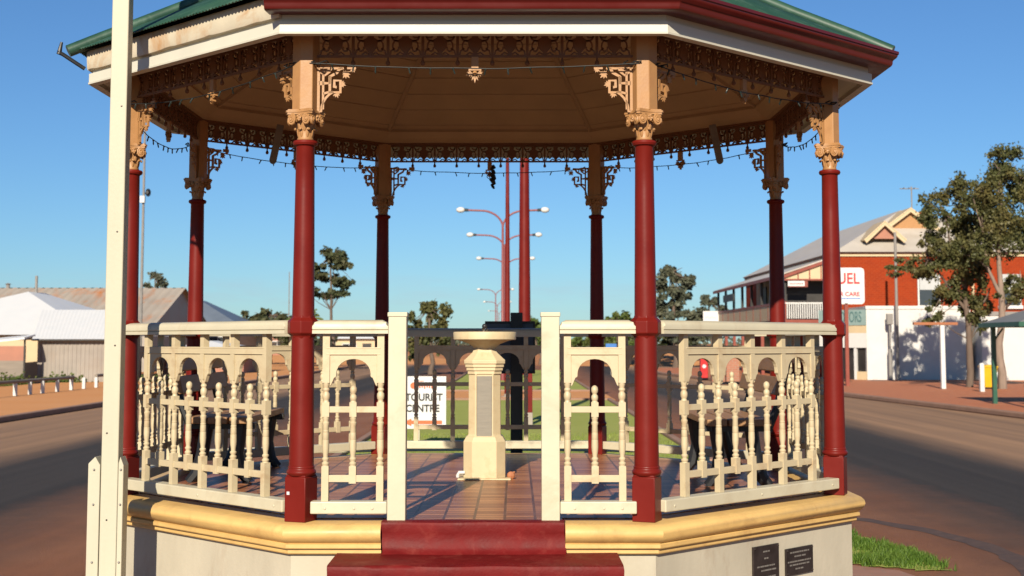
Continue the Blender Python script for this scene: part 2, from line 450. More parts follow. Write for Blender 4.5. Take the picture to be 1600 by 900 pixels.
seam = [(2.6, 3.75), (3.15, 3.35), (3.48, 3.0), (3.84, 2.26), (4.02, 1.48), (4.06, .8), (3.97, .15), (3.75, -.6), (3.45, -1.4)]
b = MB(); vs = []; fs = []
sm_ = []
for i in range(len(seam) - 1):
    for t in (0, .2, .4, .6, .8): sm_.append(Vector(seam[i]).lerp(Vector(seam[i + 1]), t))
for i, p in enumerate(sm_):
    d = (sm_[min(i + 1, len(sm_) - 1)] - sm_[max(i - 1, 0)]).normalized(); n_ = Vector((-d.y, d.x)); w = .10 + .05 * noise.noise((i * .4, 3, 1))
    vs += [(p.x + n_.x * w, p.y + n_.y * w, .0062), (p.x - n_.x * w, p.y - n_.y * w, .0062)]
for i in range(len(sm_) - 1): fs.append((2 * i, 2 * i + 1, 2 * i + 3, 2 * i + 2))
b.add(vs, fs); tag(b.build('road_seam', M['tar']), kind='structure')
sheet('lawn', [(-2.3, 36.6), (2.8, 36.6), (2.8, 72), (-2.3, 72)], .012, M['lawn'])
sheet('path', [(-3.0, 29.6), (3.1, 29.6), (3.1, 36.6), (-3.0, 36.6)], .008, M['path'])
sheet('apron', [(-3.0, -6), (3.2, -6), (3.25, -1.2), (3.0, .1), (2.7, .36), (2.2, .4), (-2.6, .6), (-2.9, -.8)], .009, M['apron'])
kb = MB()
for x0, y0, x1, y1 in ((2.9, 9, 2.9, 29.6), (-2.3, 3, -2.3, 29.6), (2.8, 36.6, 2.8, 72), (-2.3, 36.6, -2.3, 72), (-2.3, 29.55, 2.9, 29.55), (-2.3, 36.65, 2.8, 36.65)):
    if x0 == x1: kb.span(x0 - .06, x0 + .06, y0, y1, 0, .07)
    else: kb.span(x0 - .06, x1 + .06, y0 - .06, y0 + .06, 0, .068)
tag(kb.build('kerb', M['kerbm'], bevel=.02), kind='structure')
# left kerb and dirt footpath
b = MB(); b.span(-10.45, -10.25, -30, 88, 0, .13); tag(b.build('kerb', M['kerbm'], bevel=.03), kind='structure')
b = MB(); b.span(-17.5, -10.45, -30, 88, -.02, .115); tag(b.build('footpath', M['path']), kind='structure')
# right kerb and brick footpath
kl = [(11.9, -30), (11.7, 5), (11.16, 20), (10.15, 32), (9.0, 45), (7.6, 60), (7.4, 74)]
b = MB(); b.slab(kl + [(x + .2, y) for x, y in reversed(kl)], 0, .13); tag(b.build('kerb', M['kerbm'], bevel=.03), kind='structure')
b = MB(); b.slab([(x + .2, y) for x, y in kl] + [(26, 74), (26, -30)], -.02, .115); tag(b.build('footpath', M['paving']), kind='structure')
# far dirt bank
b = MB()
for (x0, x1, y0, y1, h) in ((3.2, 40, 86, 106, .9), (-40, -4.5, 96, 122, .8)):
    vs = []; fs = []; nx, ny = 40, 8
    for j in range(ny + 1):
        for i in range(nx + 1):
            x = x0 + (x1 - x0) * i / nx; y = y0 + (y1 - y0) * j / ny
            e = min(1, min(i, nx - i) / 6) * sin(pi * min(1, j / ny))
            vs.append((x, y, h * e * (.7 + .5 * noise.noise((x * .2, y * .2, 1)))))
    for j in range(ny):
        for i in range(nx): fs.append((j * (nx + 1) + i, j * (nx + 1) + i + 1, (j + 1) * (nx + 1) + i + 1, (j + 1) * (nx + 1) + i))
    b.add(vs, fs)
tag(b.build('terrain', M['path'], smooth=60), kind='structure')

# grass blades (near patches only; the rest reads as lawn)
def inside(p, poly):
    x, y = p; c = False
    for i in range(len(poly)):
        (x0, y0), (x1, y1) = poly[i], poly[i - 1]
        if (y0 > y) != (y1 > y) and x < (x1 - x0) * (y - y0) / (y1 - y0) + x0: c = not c
    return c
gb = MB(); gb.leafy = True
def blade(x, y, h, w):
    a = random.uniform(0, 2 * pi); l = random.uniform(.1, .7) * h; bx = random.uniform(0, 2 * pi)
    dx, dy = cos(a) * w, sin(a) * w
    tx, ty = x + cos(bx) * l, y + sin(bx) * l
    mx, my = x + cos(bx) * l * .35, y + sin(bx) * l * .35
    gb.add([(x - dx, y - dy, .008), (x + dx, y + dy, .008), (mx + dx * .7, my + dy * .7, h * .6), (mx - dx * .7, my - dy * .7, h * .6), (tx, ty, h)], [(0, 1, 2, 3), (3, 2, 4)])
n = 0
while n < 15000:
    x = random.uniform(2.3, 3.5); y = random.uniform(0, 3.4)
    k = noise.noise((x * 3, y * 3, 2))
    if inside((x + .04 * noise.noise((x * 9, y * 9, 5)), y + .05 * noise.noise((x * 8, y * 8, 9))), lawn_poly) and random.random() < .65 + k:
        blade(x, y, random.uniform(.03, .075) * (1 + .6 * k), .004); n += 1
tag(gb.build('grass', M['grasslush']), 'patch of lush green grass at the right-hand foot of the bandstand', kind='stuff')
gb = MB(); gb.leafy = True
n = 0
while n < 12000:
    x = random.uniform(-2.2, 2.8); y = 3.0 + 12 * random.random() ** 1.5
    blade(x, y, random.uniform(.03, .06), .006); n += 1
tag(gb.build('grass', M['grassblade']), 'short green grass of the lawn around the back of the bandstand', kind='stuff')

# ================================================================== BANDSTAND
BS = thing('bandstand', 'octagonal bandstand with red columns, cream railings and a green roof', 'bandstand')
CR = 2.5
def corner(k):
    A = R(-112.5 + 45 * k)
    return lambda a: (a / cos(R(22.5)) * cos(A), a / cos(R(22.5)) * sin(A))
ALL = [corner(k) for k in range(8)]
RT = lambda a: (.50, -a)
LT = lambda a: (-.50, -a)
CUT = [RT] + [corner(k) for k in range(1, 8)] + [corner(0), LT]
# plinth, cornice, floor
b = MB(); b.ring([(2.40, 0), (2.40, .512), (2.0, .512), (2.0, 0)], ALL, True)
b.build('plinth_wall', M['plinth'], BS)
b = MB()
b.ring([(2.10, .50), (2.425, .502), (2.43, .508), (2.43, .530), (2.445, .532), (2.45, .538), (2.45, .556), (2.438, .562), (2.455, .572), (2.476, .592), (2.484, .616), (2.478, .638), (2.46, .656), (2.43, .665), (2.2, .667), (2.10, .667)], CUT)
b.build('cornice', M['yellow'], BS, smooth=35)
b = MB(); b.slab([corner(k)(2.22) for k in range(8)], .60, .672); b.slab([(-.49, -2.375), (.49, -2.375), (.49, -2.218), (-.49, -2.218)], .60, .672)
b.build('floor', M['tile'], BS)
def rough_box(mb, x0, x1, y0, y1, z0, z1, n=26, amp=.007, cove=False):
    prof = [(y1, z1), (y0 + .03, z1), (y0 + .008, z1 - .006), (y0, z1 - .024), (y0 + .008, z1 - .07), (y0 + .012, z0 + .05), (y0, z0)]
    if cove: prof = [(y1, z1), (y0 + .03, z1), (y0 + .006, z1 - .005), (y0, z1 - .02), (y0 + .012, z1 - .06), (y0 + .010, z0 + .05), (y0 - .012, z0 + .025), (y0 - .05, z0)]
    vs = []; fs = []
    for i in range(n + 1):
        x = x0 + (x1 - x0) * i / n
        for (y, z) in prof:
            k = amp * noise.noise((x * 4, y * 6, z * 6)); e = .012 * noise.noise((z * 14, y * 9, x0)) if i in (0, n) else 0
            vs.append((x + e, y + k, z + k * .5))
        vs.append((x, y1, z0))
    m = len(prof) + 1
    for i in range(n):
        for j in range(m - 1): fs.append((i * m + j, (i + 1) * m + j, (i + 1) * m + j + 1, i * m + j + 1))
    fs.append(tuple(range(m))); fs.append(tuple(n * m + j for j in range(m)))
    mb.add(vs, fs)
b = MB()
rough_box(b, -.497, .497, -2.455, -2.36, .495, .679, cove=True)
rough_box(b, -.738, .782, -2.87, -2.402, .345, .510)
rough_box(b, -.90, .90, -3.19, -2.86, .17, .350)
rough_box(b, -1.0, 1.0, -3.50, -3.18, 0, .176)
b.build('steps', M['steps'], BS, smooth=50)
# plaques on the right-front plinth face
ang = R(-45)
def face_pt(u, z, a, k):
    A = R(-90 + 45 * k); n = Vector((cos(A), sin(A))); t = Vector((-sin(A), cos(A)))
    p = n * a + t * u; return (p.x, p.y, z)
def plaque(u, z, w, h, rows, lab):
    p = MB(); p.box(*face_pt(u, z, 2.408, 1), w, .014, h, rz=R(45)); o = p.build('plaque', M['bronze'], BS, bevel=.003); o['label'] = lab
    q = MB()
    for (dz, lw, off) in rows:
        x = -lw / 2 + off
        while x < lw / 2 + off:
            ww = random.uniform(.008, .022)
            q.box(*face_pt(u + x, z + dz, 2.4165, 1), ww, .002, .009, rz=R(45)); x += ww + .006
    q.build('lettering', M['pale'], o)
    q = MB()
    for sx in (-1, 1):
        for sz in (-1, 1):
            q.ball(face_pt(u + sx * (w / 2 - .012), z + sz * (h / 2 - .012), 2.416, 1), .007, 8, 5)
    q.build('screw', M['bronze'], o)
tang = lambda x, y: (Vector((x, y)).dot(Vector((cos(R(45)), sin(R(45))))))
plaque(tang(1.713, -1.681), .31, .262, .27, [(.10, .05, 0), (.06, .03, 0), (.015, .17, 0), (-.01, .14, .02), (-.05, .18, 0), (-.075, .12, .01)], 'dark plain bronze plaque nearest the steps')
plaque(tang(1.962, -1.432), .318, .292, .162, [(.055, .19, 0), (.03, .12, .01), (0, .25, 0), (-.02, .2, 0), (-.045, .08, 0)], 'dark bronze plaque with pale border and lettering, nearer the corner')

# ---- columns
def bracket_mb(sgn):
    b = MB(); w = .010; d = .014
    def st(pts, ww=w): b.strip([(sgn * x, z) for x, z in pts], ww * 1.3, d)
    st([(.014, -.262), (.014, 0)], .012); st([(.040, -.25), (.040, 0)], .010)
    st([(0, -.008), (.075, -.008), (.10, -.014), (.15, -.012)], .012)
    st([(.175, -.008), (.225, -.008)], .018)
    st([(.016, -.262)] + [(.03 + .12 * (1 - cos(t)), -.262 + .125 * sin(t)) for t in [i * pi / 2 / 7 for i in range(8)]][:6])
    st([(.045, -.10), (.078, -.10), (.078, -.062), (.10, -.05), (.118, -.04), (.13, -.02), (.155, -.012)], .012)
    st([(.078, -.06), (.078, -.152), (.138, -.152), (.138, -.085), (.103, -.085), (.103, -.122), (.117, -.122)], .013)
    st([(.04, -.16), (.07, -.152), (.085, -.152)], .010); st([(.016, -.10), (.045, -.10)], .018); st([(.016, -.03), (.05, -.055), (.075, -.035), (.085, -.015)], .010)
    def leaf(x, z, r, a0):
        for k in range(5):
            a = a0 + (k - 2) * .62; l = r * (1.0 if k == 2 else .85)
            b.prism([(sgn * x, z), (sgn * (x + l * .55 * cos(a - .35)), z + l * .55 * sin(a - .35)), (sgn * (x + l * cos(a)), z + l * sin(a)), (sgn * (x + l * .55 * cos(a + .35)), z + l * .55 * sin(a + .35))], -.006, .006)
    leaf(.165, -.045, .036, -.8); leaf(.165, -.045, .022, 2.2); leaf(.205, -.018, .026, -1.0); leaf(.142, -.105, .03, -.3); leaf(.115, -.158, .03, -1.2); leaf(.06, -.02, .024, -1.2)
    return b
def capital_mb():
    b = MB()
    b.lathe([(2.783, .056), (2.79, .060), (2.80, .055), (2.84, .056), (2.88, .063), (2.905, .075), (2.92, .088), (2.926, .088)], n=20)
    pts = []
    for k in range(4):                      # concave-sided abacus
        a = pi / 4 + k * pi / 2
        pts += [(.142 * cos(a - .09), .142 * sin(a - .09)), (.142 * cos(a + .09), .142 * sin(a + .09))]
        for t in (.25, .5, .75):
            q = a + t * pi / 2; r = .098 / max(cos(q - a - pi / 4), .1) - .012 * sin(pi * t); pts.append((r * cos(q), r * sin(q)))
    b.slab(pts, 2.926, 2.938); b.slab([(x * 1.05, y * 1.05) for x, y in pts], 2.938, 2.949); b.slab([(x * .97, y * .97) for x, y in pts], 2.949, 2.956)
    for k in range(4):
        a = k * pi / 2
        for s in (-1, 1):                   # a pair of volutes on every face
            Mx = Matrix.Rotation(a, 4, 'Z')
            c = Vector((.088, s * .062, 2.897))
            sp = []
            for i in range(22):
                t = i / 21; ph = 2.2 * 2 * pi * t; r = .034 * (1 - .82 * t)
                sp.append(Mx @ (c + Vector((.012 * t + .004, s * r * cos(ph + .6), r * sin(ph + .6)))))
            b.tube(sp, .0085, 6, .006); b.ball(Mx @ (c + Vector((.014, 0, 0))), .011, 8, 6); b.ball(Mx @ c, .030, 10, 6, (.45, 1, 1), Matrix.Rotation(a, 4, 'Z'))
        Mx = Matrix.Rotation(a, 4, 'Z')
        b.ball(Mx @ Vector((.092, 0, 2.905)), .02, 8, 6, (.6, 1, 1), Mx)
        for q in range(5):
            b.ball(Mx @ Vector((.100, .014 * cos(q * 1.257), 2.905 + .014 * sin(q * 1.257))), .008, 6, 4)
    for row, (z, r, n, l) in enumerate(((2.80, .057, 8, .045), (2.835, .060, 8, .055))):
        for k in range(n):
            a = 2 * pi * (k + .5 * row) / n; Mx = Matrix.Rotation(a, 4, 'Z') @ Matrix.Rotation(.22, 4, 'Y')
            b.ball((r * cos(a), r * sin(a), z + l / 2), l * .6, 8, 6, (.22, .42, 1), Mx)
            b.ball(((r + .02) * cos(a), (r + .02) * sin(a), z + l), .012, 6, 5, (.8, 1.2, .7), Mx)
    b.v = [(x * (.78 - (.02 if z > 2.9 else 0)), y * (.78 - (.02 if z > 2.9 else 0)), z) for x, y, z in b.v]
    return b
def make_column():
    b = MB(); b.lathe([(.93, .069), (.94, .069), (1.2, .0665), (1.9, .061), (2.5, .0545), (2.745, .052), (2.752, .056), (2.756, .066), (2.768, .071), (2.780, .066), (2.784, .054)], n=32)
    col = b.build('column', M['red'], BS, smooth=40)
    b = MB(); b.box(0, 0, .788, .131, .131, .244); b.box(0, 0, .914, .122, .122, .012)
    b.lathe([(.912, .066), (.922, .078), (.934, .083), (.945, .078), (.952, .071), (.962, .074), (.97, .069)], n=24)
    base = b.build('column_base', M['red'], col, smooth=35, bevel=.004)
    b = MB(); b.lathe([(1.665, .062), (1.685, .070), (1.70, .088), (1.765, .088), (1.785, .068), (1.80, .0625)], n=8, rot=pi / 8)
    b.build('collar', M['red'], col, bevel=.004)
    capital_mb().build('capital', M['peach'], col, smooth=45, bevel=0)
    b = MB(); b.slab([(.068, 0), (.041, .066), (-.05, .056), (-.058, 0), (-.05, -.056), (.041, -.066)], 2.95, 3.42)
    b.build('upper_post', M['peach'], col, bevel=.004)
    for s, nm in ((1, 112.5), (-1, -112.5)):
        k = bracket_mb(1).build('bracket', M['peach'], col)
        k.rotation_euler.z = R(nm); d = Vector((cos(R(nm)), sin(R(nm)), 0))
        k.location = d * .057 + Vector((0, 0, 3.212))
    return col
col0 = make_column()
cols = [col0]
for k in range(1, 8): cols.append(copy_tree(col0, BS))
for k, c in enumerate(cols):
    A = R(-112.5 + 45 * k); c.location = (CR * cos(A), CR * sin(A), 0); c.rotation_euler.z = A
    for ch in c.children:
        if ch.name.startswith('column_base'): ch.rotation_euler.z = R(-45 * k)

q = MB(); q.box(-1.0205, -2.3555, .822, .017, .004, .017, rz=R(-22.5)); q.build('sticker', M['signwhite'] if 'signwhite' in M else M['fascia'], BS)
# ---- railings
SQ = .0195
TK = .80
def sq(b, x, z0, z1, h=SQ): b.span(x - h, x + h, -2.335 - h, -2.335 + h, z0, z1)
def tall_baluster(x):
    b = MB()
    sq(b, x, .776, .968); sq(b, x, 1.238, 1.318); sq(b, x, 1.425, 1.697)
    p1 = [(.966, .025), (.972, .021), (.978, .026), (.985, .026), (.991, .018), (.997, .018), (1.004, .0245), (1.010, .0245), (1.017, .017), (1.03, .018), (1.05, .0225), (1.075, .0245), (1.11, .0235), (1.112, .021), (1.115, .0235), (1.15, .022), (1.152, .019), (1.156, .022), (1.165, .021), (1.167, .018), (1.171, .021), (1.19, .020), (1.20, .0245), (1.207, .0245), (1.212, .019), (1.222, .020), (1.232, .0245), (1.24, .0235)]
    b.lathe([(z, q * TK) for z, q in p1], x, -2.335, 14)
    p2 = [(1.316, .0235), (1.326, .0185), (1.331, .0185), (1.338, .0245), (1.352, .0262), (1.366, .0245), (1.373, .018), (1.379, .018), (1.385, .024), (1.391, .024), (1.397, .018), (1.405, .0195), (1.418, .0245), (1.427, .025)]
    b.lathe([(z, q * TK) for z, q in p2], x, -2.335, 14)
    return b
def short_baluster(x):
    b = MB()
    sq(b, x, .874, .968); sq(b, x, 1.238, 1.318)
    p1 = [(.966, .025), (.972, .021), (.978, .026), (.985, .026), (.991, .018), (.997, .018), (1.004, .0245), (1.010, .0245), (1.017, .017), (1.03, .018), (1.05, .0225), (1.075, .0245), (1.11, .0235), (1.112, .021), (1.115, .0235), (1.15, .022), (1.152, .019), (1.156, .022), (1.19, .020), (1.20, .0245), (1.207, .0245), (1.212, .019), (1.222, .020), (1.232, .0245), (1.24, .0235)]
    b.lathe([(z, q * TK) for z, q in p1], x, -2.335, 14)
    p2 = [(1.316, .0235), (1.326, .018), (1.332, .022), (1.343, .0245), (1.354, .022), (1.361, .015), (1.366, .016), (1.374, .0225), (1.386, .0245), (1.398, .0225), (1.407, .014), (1.411, .004)]
    b.lathe([(z, q * TK) for z, q in p2], x, -2.335, 14)
    return b
def handrail_mb(x0, x1):
    prof = [(-2.385, 1.697), (-2.385, 1.713), (-2.378, 1.717), (-2.385, 1.722), (-2.385, 1.745), (-2.377, 1.760), (-2.36, 1.769), (-2.335, 1.773), (-2.31, 1.769), (-2.293, 1.760), (-2.285, 1.745), (-2.285, 1.697)]
    b = MB(); n = len(prof); vs = []; fs = []
    xs = [x0, x0 + .012, x0 + .035, x1 - .035, x1 - .012, x1]; sh = [.035, .012, 0, 0, .012, .035]
    for x, s in zip(xs, sh):
        for (y, z) in prof: vs.append((x, y, min(z, 1.773 - s) if z > 1.73 else z))
    for j in range(len(xs) - 1):
        for i in range(n):
            k = (i + 1) % n; fs.append((j * n + i, j * n + k, (j + 1) * n + k, (j + 1) * n + i))
    fs.append(tuple(range(n))); fs.append(tuple((len(xs) - 1) * n + i for i in range(n)))
    return b.add(vs, fs)
def panel(talls, h0, h1, ends=None, gate=None):
    b = MB(); t0, t1 = talls[0], talls[-1]
    b.span(t0, t1, -2.335 - .019, -2.335 + .019, 1.583, 1.620)
    b.span(t0, t1, -2.335 - .021, -2.335 + .021, 1.612, 1.6215)
    b.span(t0, t1, -2.335 - .0205, -2.335 + .0205, 1.5795, 1.5865)
    for a, c in zip(talls[:-1], talls[1:]):
        mid = (a + c) / 2; hw = (c - a) / 2 - SQ
        k = hw * .72
        pts = [(-hw, 1.5815), (-hw, 1.405), (-hw + .008, 1.412), (-k - .012, 1.452), (-k - .004, 1.456), (-k, 1.462)]
        for i in range(13):
            th = pi - pi * i / 12; pts.append((k * cos(th), 1.475 + .081 * sin(th)))
        pts += [(k, 1.462), (k + .004, 1.456), (k + .012, 1.452), (hw - .008, 1.412), (hw, 1.405), (hw, 1.5815)]
        # split into two halves so that the outline stays simple
        b.prism([(mid + x, z) for x, z in pts], -2.347, -2.323)
        pts2 = [(mid + x * (1 if abs(x) > hw - .02 else .86), z + (.0 if z < 1.5 else .012)) for x, z in pts if z > 1.40]
    p = b.build('railing_panel', M['buff'], BS, bevel=.0025)
    for (z0, z1, d) in ((.881, .919, .014), (1.261, 1.295, .0135)):
        q = MB(); q.span(t0, t1, -2.335 - d, -2.335 + d, z0, z1); q.build('rail', M['buff'], p, bevel=.0025)
    handrail_mb(h0, h1).build('handrail', M['cream'], p, smooth=40)
    q = MB(); q.span(h0, h1, -2.385, -2.295, .712, .779); q.build('bottom_rail', M['cream'], p, bevel=.006)
    q = MB()
    for x in (h0 + .08, (h0 + h1) / 2 + .03, h1 - .08): q.ball((x, -2.386, .742), .008, 8, 5, (1, .4, 1))
    q.build('bolt', M['cream'], p, smooth=60)
    for x in talls: tall_baluster(x).build('baluster', M['buff'], p, smooth=38, bevel=0)
    for a, c in zip(talls[:-1], talls[1:]): short_baluster((a + c) / 2).build('baluster', M['buff'], p, smooth=38, bevel=0)
    if gate is not None:
        q = MB(); q.span(gate - .05, gate + .05, -2.39, -2.29, .674, 1.79); q.span(gate - .055, gate + .055, -2.395, -2.285, 1.79, 1.815)
        q.build('gate_post', M['cream'], p, bevel=.004)
    return p
full = panel([-.65, -.325, 0, .325, .65], -.885, .885)
full.rotation_euler.z = R(45)
for k in range(2, 8):
    c = copy_tree(full, BS); c.rotation_euler.z = R(45 * k)
panel([-.82, -.518], -.895, -.475, gate=-.423)
panel([.518, .82], .475, .895, gate=.423)

# ---- frieze of iron lace
def frieze_mb():
    b = MB(); y = -2.31; d = .014
    z0, z1 = 3.268, 3.405
    b.span(-.90, .90, y - .009, y + .009, z0 - .008, z0 + .006)
    b.span(-.90, .90, y - .009, y + .009, z1 - .005, z1 + .010)
    n = 9; w = 1.78 / n
    for i in range(n):
        c = -.89 + w * (i + .5)
        st = lambda pts, ww=.009: b.strip([(c + x, z) for x, z in pts], ww, d, y)
        for s in (-1, 1):
            sc = [(s * (.052 - .026 * (1 - t / 16 * .6) * cos(t * .52)), z0 + .055 + .040 * (1 - t / 16 * .6) * sin(t * .52)) for t in range(13)]
            st(sc)
            st([(s * .088, z0), (s * .082, z0 + .03), (s * .06, z0 + .045)])
            st([(s * .088, z1), (s * .075, z1 - .03), (s * .05, z1 - .03), (s * .04, z1 - .012)], .011)
            st([(s * .02, z0 + .10), (s * .045, z0 + .085), (s * .07, z0 + .095), (s * .082, z0 + .12)], .010)
            st([(s * .012, z0 + .012), (s * .03, z0 + .022), (s * .05, z0 + .006)], .008)
        b.prism([(c - .012, z0), (c + .012, z0), (c + .010, z0 + .02), (c + .036, z0 + .05), (c + .040, z0 + .085), (c + .018, z0 + .108), (c + .022, z1), (c - .022, z1), (c - .018, z0 + .108), (c - .040, z0 + .085), (c - .036, z0 + .05), (c - .010, z0 + .02)], y - .006, y + .006)
    for i in range(1, n):
        x = -.89 + w * i
        b.span(x - .008, x + .008, y - .008, y + .008, z0 + .006, z1 - .005)
        b.lathe([(z0 - .055, .003), (z0 - .052, .010), (z0 - .040, .014), (z0 - .028, .009), (z0 - .022, .006), (z0 - .008, .006)], x, y, 8)
    return b
def pendant_mb():
    b = MB(); y = -2.31
    b.span(-.020, .020, y - .012, y + .012, 3.19, 3.262); b.span(-.036, .036, y - .011, y + .011, 3.184, 3.194)
    for (x, z, r, a0) in ((0, 3.16, .05, -pi / 2), (-.018, 3.172, .036, pi * 1.15), (.018, 3.172, .036, -.15 * pi), (0, 3.165, .03, -pi * .25), (0, 3.165, .03, -pi * .75)):
        for k in range(5):
            a = a0 + (k - 2) * .5; l = r * (1, .8, .62)[abs(k - 2)]
            b.prism([(x, z), (x + l * .5 * cos(a - .3), z + l * .5 * sin(a - .3)), (x + l * cos(a), z + l * sin(a)), (x + l * .5 * cos(a + .3), z + l * .5 * sin(a + .3))], y - .016, y + .012)
    b.ball((0, y - .012, 3.168), .014, 8, 6)
    return b
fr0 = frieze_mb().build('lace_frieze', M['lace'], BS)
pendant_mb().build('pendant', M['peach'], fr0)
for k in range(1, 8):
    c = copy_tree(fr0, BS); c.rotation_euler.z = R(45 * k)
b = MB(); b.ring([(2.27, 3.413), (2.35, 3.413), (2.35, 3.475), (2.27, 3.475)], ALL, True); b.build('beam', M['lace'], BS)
for s, x in ((-1, -1.735), (1, 1.885)):
    b = MB(); Mx = Matrix.Translation((x, 1.2, 3.23)) @ Matrix.Rotation(s * -.2, 4, 'Y')
    pts = [(-.028, .2), (-.028, -.10)] + [(.028 * cos(t), -.10 + .03 * sin(t)) for t in [pi + pi * i / 6 for i in range(1, 6)]] + [(.028, -.10), (.028, .2)]
    b.prism(pts, -.012, .012, Mx); b.build('hanging_board', M['greywood'], BS)

# ---- ceiling: boarded underside with ribs
APX = 4.86
b = MB()
nb = 13
a0, zc0 = 2.27, 3.462
for k in range(8):
    for j in range(nb):
        t0, t1 = j / nb, (j + 1) / nb - .006
        for t, u in ((t0, t1),):
            aa, ab = a0 * (1 - t), a0 * (1 - u)
            za, zb = zc0 + (APX - zc0) * t, zc0 + (APX - zc0) * u
            p = [(*corner(k)(aa), za), (*corner(k + 1)(aa), za), (*corner(k + 1)(ab), zb), (*corner(k)(ab), zb)]
            gp = zb + .010
            ac = a0 * (1 - (j + 1) / nb)
            zq = zc0 + (APX - zc0) * (j + 1) / nb
            b.add(p + [(*corner(k)(ab), gp), (*corner(k + 1)(ab), gp), (*corner(k)(ac), zq + .006), (*corner(k + 1)(ac), zq + .006)], [(0, 1, 2, 3), (3, 2, 5, 4), (4, 5, 7, 6)])
ceil = b.build('ceiling', M['ceiling'], BS)
for k in range(8):
    q = MB()
    p0 = Vector((*corner(k)(2.25), zc0 + .005)); p1 = Vector((*corner(k)(.1), APX - .07))
    q.tube([p0, p1], .022, 4); q.build('rib', M['ceiling'], ceil)
b = MB(); b.ring([(2.268, 3.43), (2.268, 3.478), (2.15, 3.535), (2.14, 3.51), (2.20, 3.46), (2.235, 3.44)], ALL, True); b.build('cove', M['ceiling'], ceil)
# soffit and fascia
b = MB(); b.ring([(2.30, 3.455), (2.56, 3.352), (2.56, 3.362), (2.30, 3.465)], ALL, True); b.build('soffit', M['fascia'], BS)
def sub(ks): return [corner(k) for k in ks]
b = MB(); b.ring([(2.52, 3.338), (2.578, 3.338), (2.580, 3.349), (2.575, 3.3505), (2.575, 3.408), (2.553, 3.412), (2.553, 3.50), (2.52, 3.50)], ALL, True)
fas = b.build('fascia', M['fascia'], BS)
wb = MB(); 
for k in (6, 7):
    c0, c1 = corner(k), corner(k + 1); n = 40; vs = []; fs = []
    for i in range(n + 1):
        t = i / n
        e = .006 * noise.noise((t * 9, k * 3.1, 0)) + (.004 if int(t * 23) % 5 == 0 else 0)
        for (a, z) in ((2.584, 3.432 + e), (2.588, 3.445), (2.592, 3.545), (2.582, 3.56), (2.54, 3.56), (2.54, 3.43)):
            p0, p1 = c0(a), c1(a); vs.append((p0[0] + (p1[0] - p0[0]) * t, p0[1] + (p1[1] - p0[1]) * t, z))
    for i in range(n):
        for j in range(6): fs.append((i * 6 + j, (i + 1) * 6 + j, (i + 1) * 6 + (j + 1) % 6, i * 6 + (j + 1) % 6))
    fs.append(tuple(range(6))); fs.append(tuple(n * 6 + j for j in range(6)))
    wb.add(vs, fs)
o = wb.build('weathered_board', M['weathered'], fas, smooth=40); o['label'] = 'peeling rust-stained cream board where the gutter is missing'
# gutter (missing on the two left-front faces)
gp = [(2.556, 3.448), (2.676, 3.444), (2.692, 3.450), (2.700, 3.464), (2.700, 3.478), (2.706, 3.490), (2.722, 3.500), (2.730, 3.512), (2.730, 3.520), (2.738, 3.524), (2.738, 3.542), (2.726, 3.542), (2.60, 3.536), (2.556, 3.536)]
b = MB(); b.ring(gp, [lambda a: (-.4142 * 2.575 - .06 - (a - 2.58) * .05, -a)] + [corner(k) for k in range(1, 7)]); b.build('gutter', M['gutter'], BS, smooth=35)
b = MB()
p0 = Vector((*corner(7)(2.60), 3.44)); d_ = Vector((cos(R(202.5)), sin(R(202.5)), 0))
b.tube([p0, p0 + d_ * .05 + Vector((0, 0, .03)), p0 + d_ * .14 + Vector((0, 0, .085)), p0 + d_ * .175 + Vector((0, 0, .10))], .014, 8); b.tube([p0 + d_ * .165 + Vector((0, 0, .085)), p0 + d_ * .15 + Vector((0, 0, .165))], [.016, .009], 8)
b.build('gutter_bracket', M['black'], BS)
# corrugated roof
AE, ZE, AZ_ = 2.655, 3.562, 4.985
b = MB()
slope = (AZ_ - ZE) / AE
for k in range(8):
    A = R(-90 + 45 * k); n_ = Vector((cos(A), sin(A))); t_ = Vector((-sin(A), cos(A)))
    half = AE * tan(R(22.5)); N = 420
    vs = []; fs = []
    for i in range(N + 1):
        u = -half + 2 * half * i / N; at = min(abs(u) / tan(R(22.5)), AE - .001)
        h = .0045 * sin(2 * pi * u / .034)
        for a, dz in ((AE, 0), (at, 0)):
            p = n_ * a + t_ * u; vs.append((p.x, p.y, ZE + (AE - a) * slope + h))
    for i in range(N): fs.append((2 * i, 2 * i + 2, 2 * i + 3, 2 * i + 1))
    b.add(vs, fs)
roof = b.build('roof', M['green'], BS, smooth=80)
sm = roof.modifiers.new('sheet', 'SOLIDIFY'); sm.thickness = .004
for k in range(8):
    q = MB(); pts = []; 
    for i in range(14):
        a = 2.70 * (1 - i / 13.5)
        x, y = corner(k)(a); pts.append((x, y, ZE + (AE - a) * slope + .012 + .006 * noise.noise((i * .9, k * 2.3, 0))))
    q.tube(pts, .040, 8); q.build('ridge_cap', M['green'], roof, smooth=50)
b = MB(); b.lathe([(4.90, .12), (4.97, .10), (5.02, .04), (5.15, .03), (5.3, .005)], n=12); b.build('finial', M['green'], BS, smooth=40)

